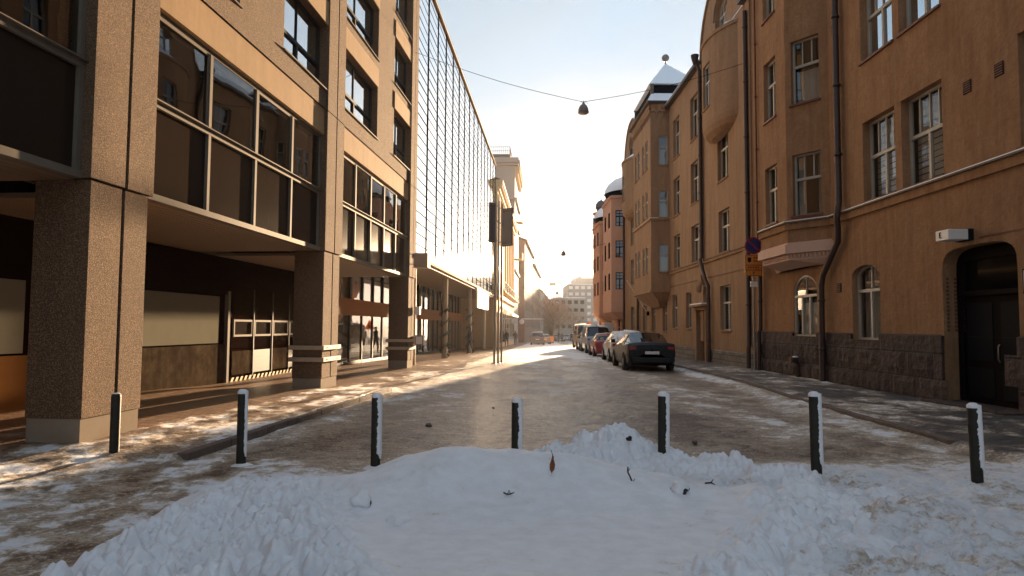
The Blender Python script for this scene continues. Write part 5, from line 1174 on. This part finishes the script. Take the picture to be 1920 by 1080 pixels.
lamp(6.7,100,6.6,.95,'tiny lamp hanging farthest down the street',[((15,100,7.6),'right wire of the farthest lamp'),((.7,100,7.6),'left wire of the farthest lamp')])
# ------------------------------------------------------------------ road sign
t=thing('parking_sign','round blue no parking sign over yellow panels on a pole by the ochre house','road sign',(8.86,24.6,0))
mb=MB(); mb.tube([(0,.03,-.1),(0,.03,5.0)],.03,10); mb.build('pole',M['steel'],t)
def disc(r0,y0,y1,z,m,name,par):
    mb=MB(); n=32; mb.prism([(r0*math.cos(2*math.pi*k/n),z+r0*math.sin(2*math.pi*k/n)) for k in range(n)],y0,y1,lambda p,q,a:(p,a,q)); return mb.build(name,M[m],par)
ds=disc(.32,-.03,-.01,4.67,'signred','disc',t); disc(.265,-.036,-.031,4.67,'signblue','blue_field',ds)
mb=MB(); 
for s_ in (1,): mb.add([(-.21,-.041,4.67+.165),(-.165,-.041,4.67+.21),(.21,-.041,4.67-.165),(.165,-.041,4.67-.21)],[(0,1,2,3)])
mb.build('red_bar',M['signred'],ds)
pn=MB(); pn.box(-.31,.31,-.03,-.01,3.55,4.33); pb_=pn.build('yellow_panel',M['signyel'],t,bevel=.005)
mb=MB()
for z0,z1 in ((4.30,4.315),(3.935,3.965),(3.755,3.785),(3.56,3.575)): mb.box(-.30,.30,-.036,-.031,z0,z1)
mb.box(-.30,-.285,-.036,-.031,3.57,4.31); mb.box(.285,.30,-.036,-.031,3.57,4.31)
for k,(x0,x1) in enumerate(((0,.06),(.09,.14),(.17,.25))):
    for r_ in range(2): mb.box(x0,x1,-.036,-.031,4.07+r_*.12,4.13+r_*.12)
for k in range(5): mb.box(-.22+k*.09,-.16+k*.09,-.036,-.031,3.83,3.90)
mb.box(-.02,.02,-.036,-.031,3.61,3.72); mb.build('print',M['signink'],pb_)
mb=MB(); mb.add([(-.22,-.037,4.23),(-.08,-.037,4.23),(-.09,-.037,4.08),(-.15,-.037,4.04),(-.21,-.037,4.08)],[(0,1,2,3,4)]); mb.build('pictogram',M['black'],pb_)
mb=MB(); mb.box(-.13,.14,-.03,-.01,3.15,3.35); mb.build('white_plate',M['white'],t)
# works signs, far lamps, barrier
def worksign(x,y,z,lb,s_=1,col='orange'):
    t=thing('road_works_sign',lb,'road sign',(x,y,gzf(y))); mb=MB(); mb.tube([(0,0,0),(0,0,z+.4)],.05,8); mb.build('pole',M['steel'],t)
    mb=MB(); mb.prism([(0,z+.9*s_),(-.5*s_,z),(.5*s_,z)],-.03,.03,lambda p,q,a:(p,a,q)); tr=mb.build('triangle',M[col],t); mb=MB(); mb.prism([(-.1*s_,z+.15*s_),(.1*s_,z+.15*s_),(.03*s_,z+.5*s_),(-.03*s_,z+.5*s_)],-.045,-.031,lambda p,q,a:(p,a,q)); mb.build('symbol',M['black'],tr)
worksign(8.0,70,1.9,'orange triangular works sign above the brown van',.9); worksign(8.75,76,1.8,'second orange triangular works sign behind the blue van',1.2)
t=thing('barrier','orange plastic barrier standing by the bare tree','barrier',(5.9,110,gzf(110)))
for k in range(2):
    mb=MB(); mb.box(-.9+k*1.0,-.05+k*1.0,-.1,.1,.1,1.1); mb.build('board',M['orange'],t)
mb=MB(); mb.box(-1,1.05,-.3,.3,0,.1); mb.build('foot',M['black'],t)
for i,(x,y,h_) in enumerate(((17.5,150,6.0),(10.3,160,9.0),(12.7,175,5.5))):
    t=thing('street_lamp',['twin headed white street lamp left of the orange corner house','tall thin lamp post before the grey green block','small pale lamp post in the middle of the crossing'][i],'street lamp',(x,y,gzf(y)),0,'lamp posts at the far crossing')
    mb=MB(); mb.tube([(0,0,0),(0,0,h_)],.07,8); mb.build('pole',M['steel'],t)
    for s_ in (-1,1): mb=MB(); mb.sphere((s_*.5,0,h_-.1),.38,10,0,(1,1,.7)); mb.tube([(0,0,h_-.2),(s_*.4,0,h_-.1)],.05,6); mb.build('lamp_head',M['white'],t)
t=thing('shop_lantern','white globe lantern on an arm from the brown house front','lamp',(1.6,108,2.4)); mb=MB(); mb.sphere((0,0,0),.42,12); mb.build('globe',M['white'],t); mb=MB(); mb.tube([(-.9,0,.5),(0,0,.45)],.05,6); mb.build('arm',M['darkframe'],t)
t=thing('entrance_canopy','flat glass canopy jutting over the far left pavement','canopy',(2.3,116,2.9)); mb=MB(); mb.box(-2.0,3.2,0,2.4,0,.14); mb.build('slab',M['white'],t); mb=MB(); mb.tube([(3,.2,0),(3,.2,-4.1)],.06,8); mb.build('post',M['steel'],t)
# ------------------------------------------------------------------ people
def person(x,y,yaw,label,stride=.3,coat='cloth',h=1.74,bag=False):
    z=gzf(y)+.02; t=thing('person',label,'person',(x,y,z),yaw,None); t.scale=(h/1.74,)*3
    V=[(0,0,.95),(0,0,1.12),(0,0,1.30),(0,.0,1.44),(0,.01,1.53),(0,.02,1.64),(0,.02,1.72),
       (.10,0,.90),(.11,stride*.5,.50),(.11,stride*.45-.02,.09),(.11,stride*.45+.15,.03),
       (-.10,0,.90),(-.11,-stride*.35,.50),(-.11,-stride*.95,.13),(-.11,-stride*.95+.14,.03),
       (.19,0,1.40),(.24,-.08,1.14),(.25,.06,.92),(.25,.09,.84),(-.19,0,1.40),(-.24,.08,1.14),(-.25,.2,.94),(-.25,.24,.87)]
    Eg=[(0,1),(1,2),(2,3),(3,4),(4,5),(5,6),(0,7),(7,8),(8,9),(9,10),(0,11),(11,12),(12,13),(13,14),(3,15),(15,16),(16,17),(17,18),(3,19),(19,20),(20,21),(21,22)]
    Rr=[.17,.17,.19,.15,.06,.105,.08,.10,.075,.05,.045,.10,.075,.05,.045,.08,.06,.045,.04,.08,.06,.045,.04]
    me=bpy.data.meshes.new('body'); me.from_pydata(V,Eg,[]); o=obj('body',me,t); me.materials.append(M[coat])
    sk=o.modifiers.new('skin','SKIN'); 
    for i,r_ in enumerate(Rr): me.skin_vertices[0].data[i].radius=(r_,r_*.85)
    me.skin_vertices[0].data[0].use_root=True; o.modifiers.new('sub','SUBSURF').levels=1; sk.use_smooth_shade=True
    o.modifiers['sub'].render_levels=1
    mb=MB(); mb.sphere((0,.045,1.66),.082,10,0,(1,.9,1.25)); mb.sphere((0,.13,1.655),.018,6); mb.build('face',M['skin'],t)
    mb=MB(); mb.sphere((0,.0,1.69),.105,12,0,(1,1.05,.9)); mb.build('hat',M['cloth2'],t)
    if bag: mb=MB(); mb.box(.22,.34,-.1,.2,.55,.85); mb.tube([(.28,-.05,.85),(.28,.05,.98),(.28,.15,.85)],.012,5); mb.build('bag',M['black'],t,bevel=.02)
    return t
person(8.05,116,R(200),'walking person in a dark coat, left of the pair on the sunlit street',.34)
person(8.75,117,R(190),'walking person in dark clothes, right of the pair on the sunlit street',.28,'cloth2')
person(11.1,125,R(170),'person standing alone farther right beyond the walking pair',.1)
person(-.55,72,R(170),'person in dark clothes on the left pavement by the yellow house',.25,bag=True)
person(.45,84,R(10),'person in a brown coat farther along the left pavement',.2,'cloth2')
person(-2.75,44.5,R(120),'person bent in black by the garlanded column under the glass facade',.2)
# ------------------------------------------------------------------ haze
hz=MB(); hz.box(-90,110,-12,450,-4,36); hm=bpy.data.materials.new('haze'); hm.use_nodes=True; ht=hm.node_tree; ht.nodes.clear()
ho=nd(ht,'ShaderNodeOutputMaterial'); hv=nd(ht,'ShaderNodeVolumePrincipled'); hv.inputs['Density'].default_value=.0002; hv.inputs['Color'].default_value=(.95,.95,.97,1); hv.inputs['Anisotropy'].default_value=.55
ht.links.new(hv.outputs[0],ho.inputs['Volume']); tag(hz.build('haze',hm),kind='stuff')
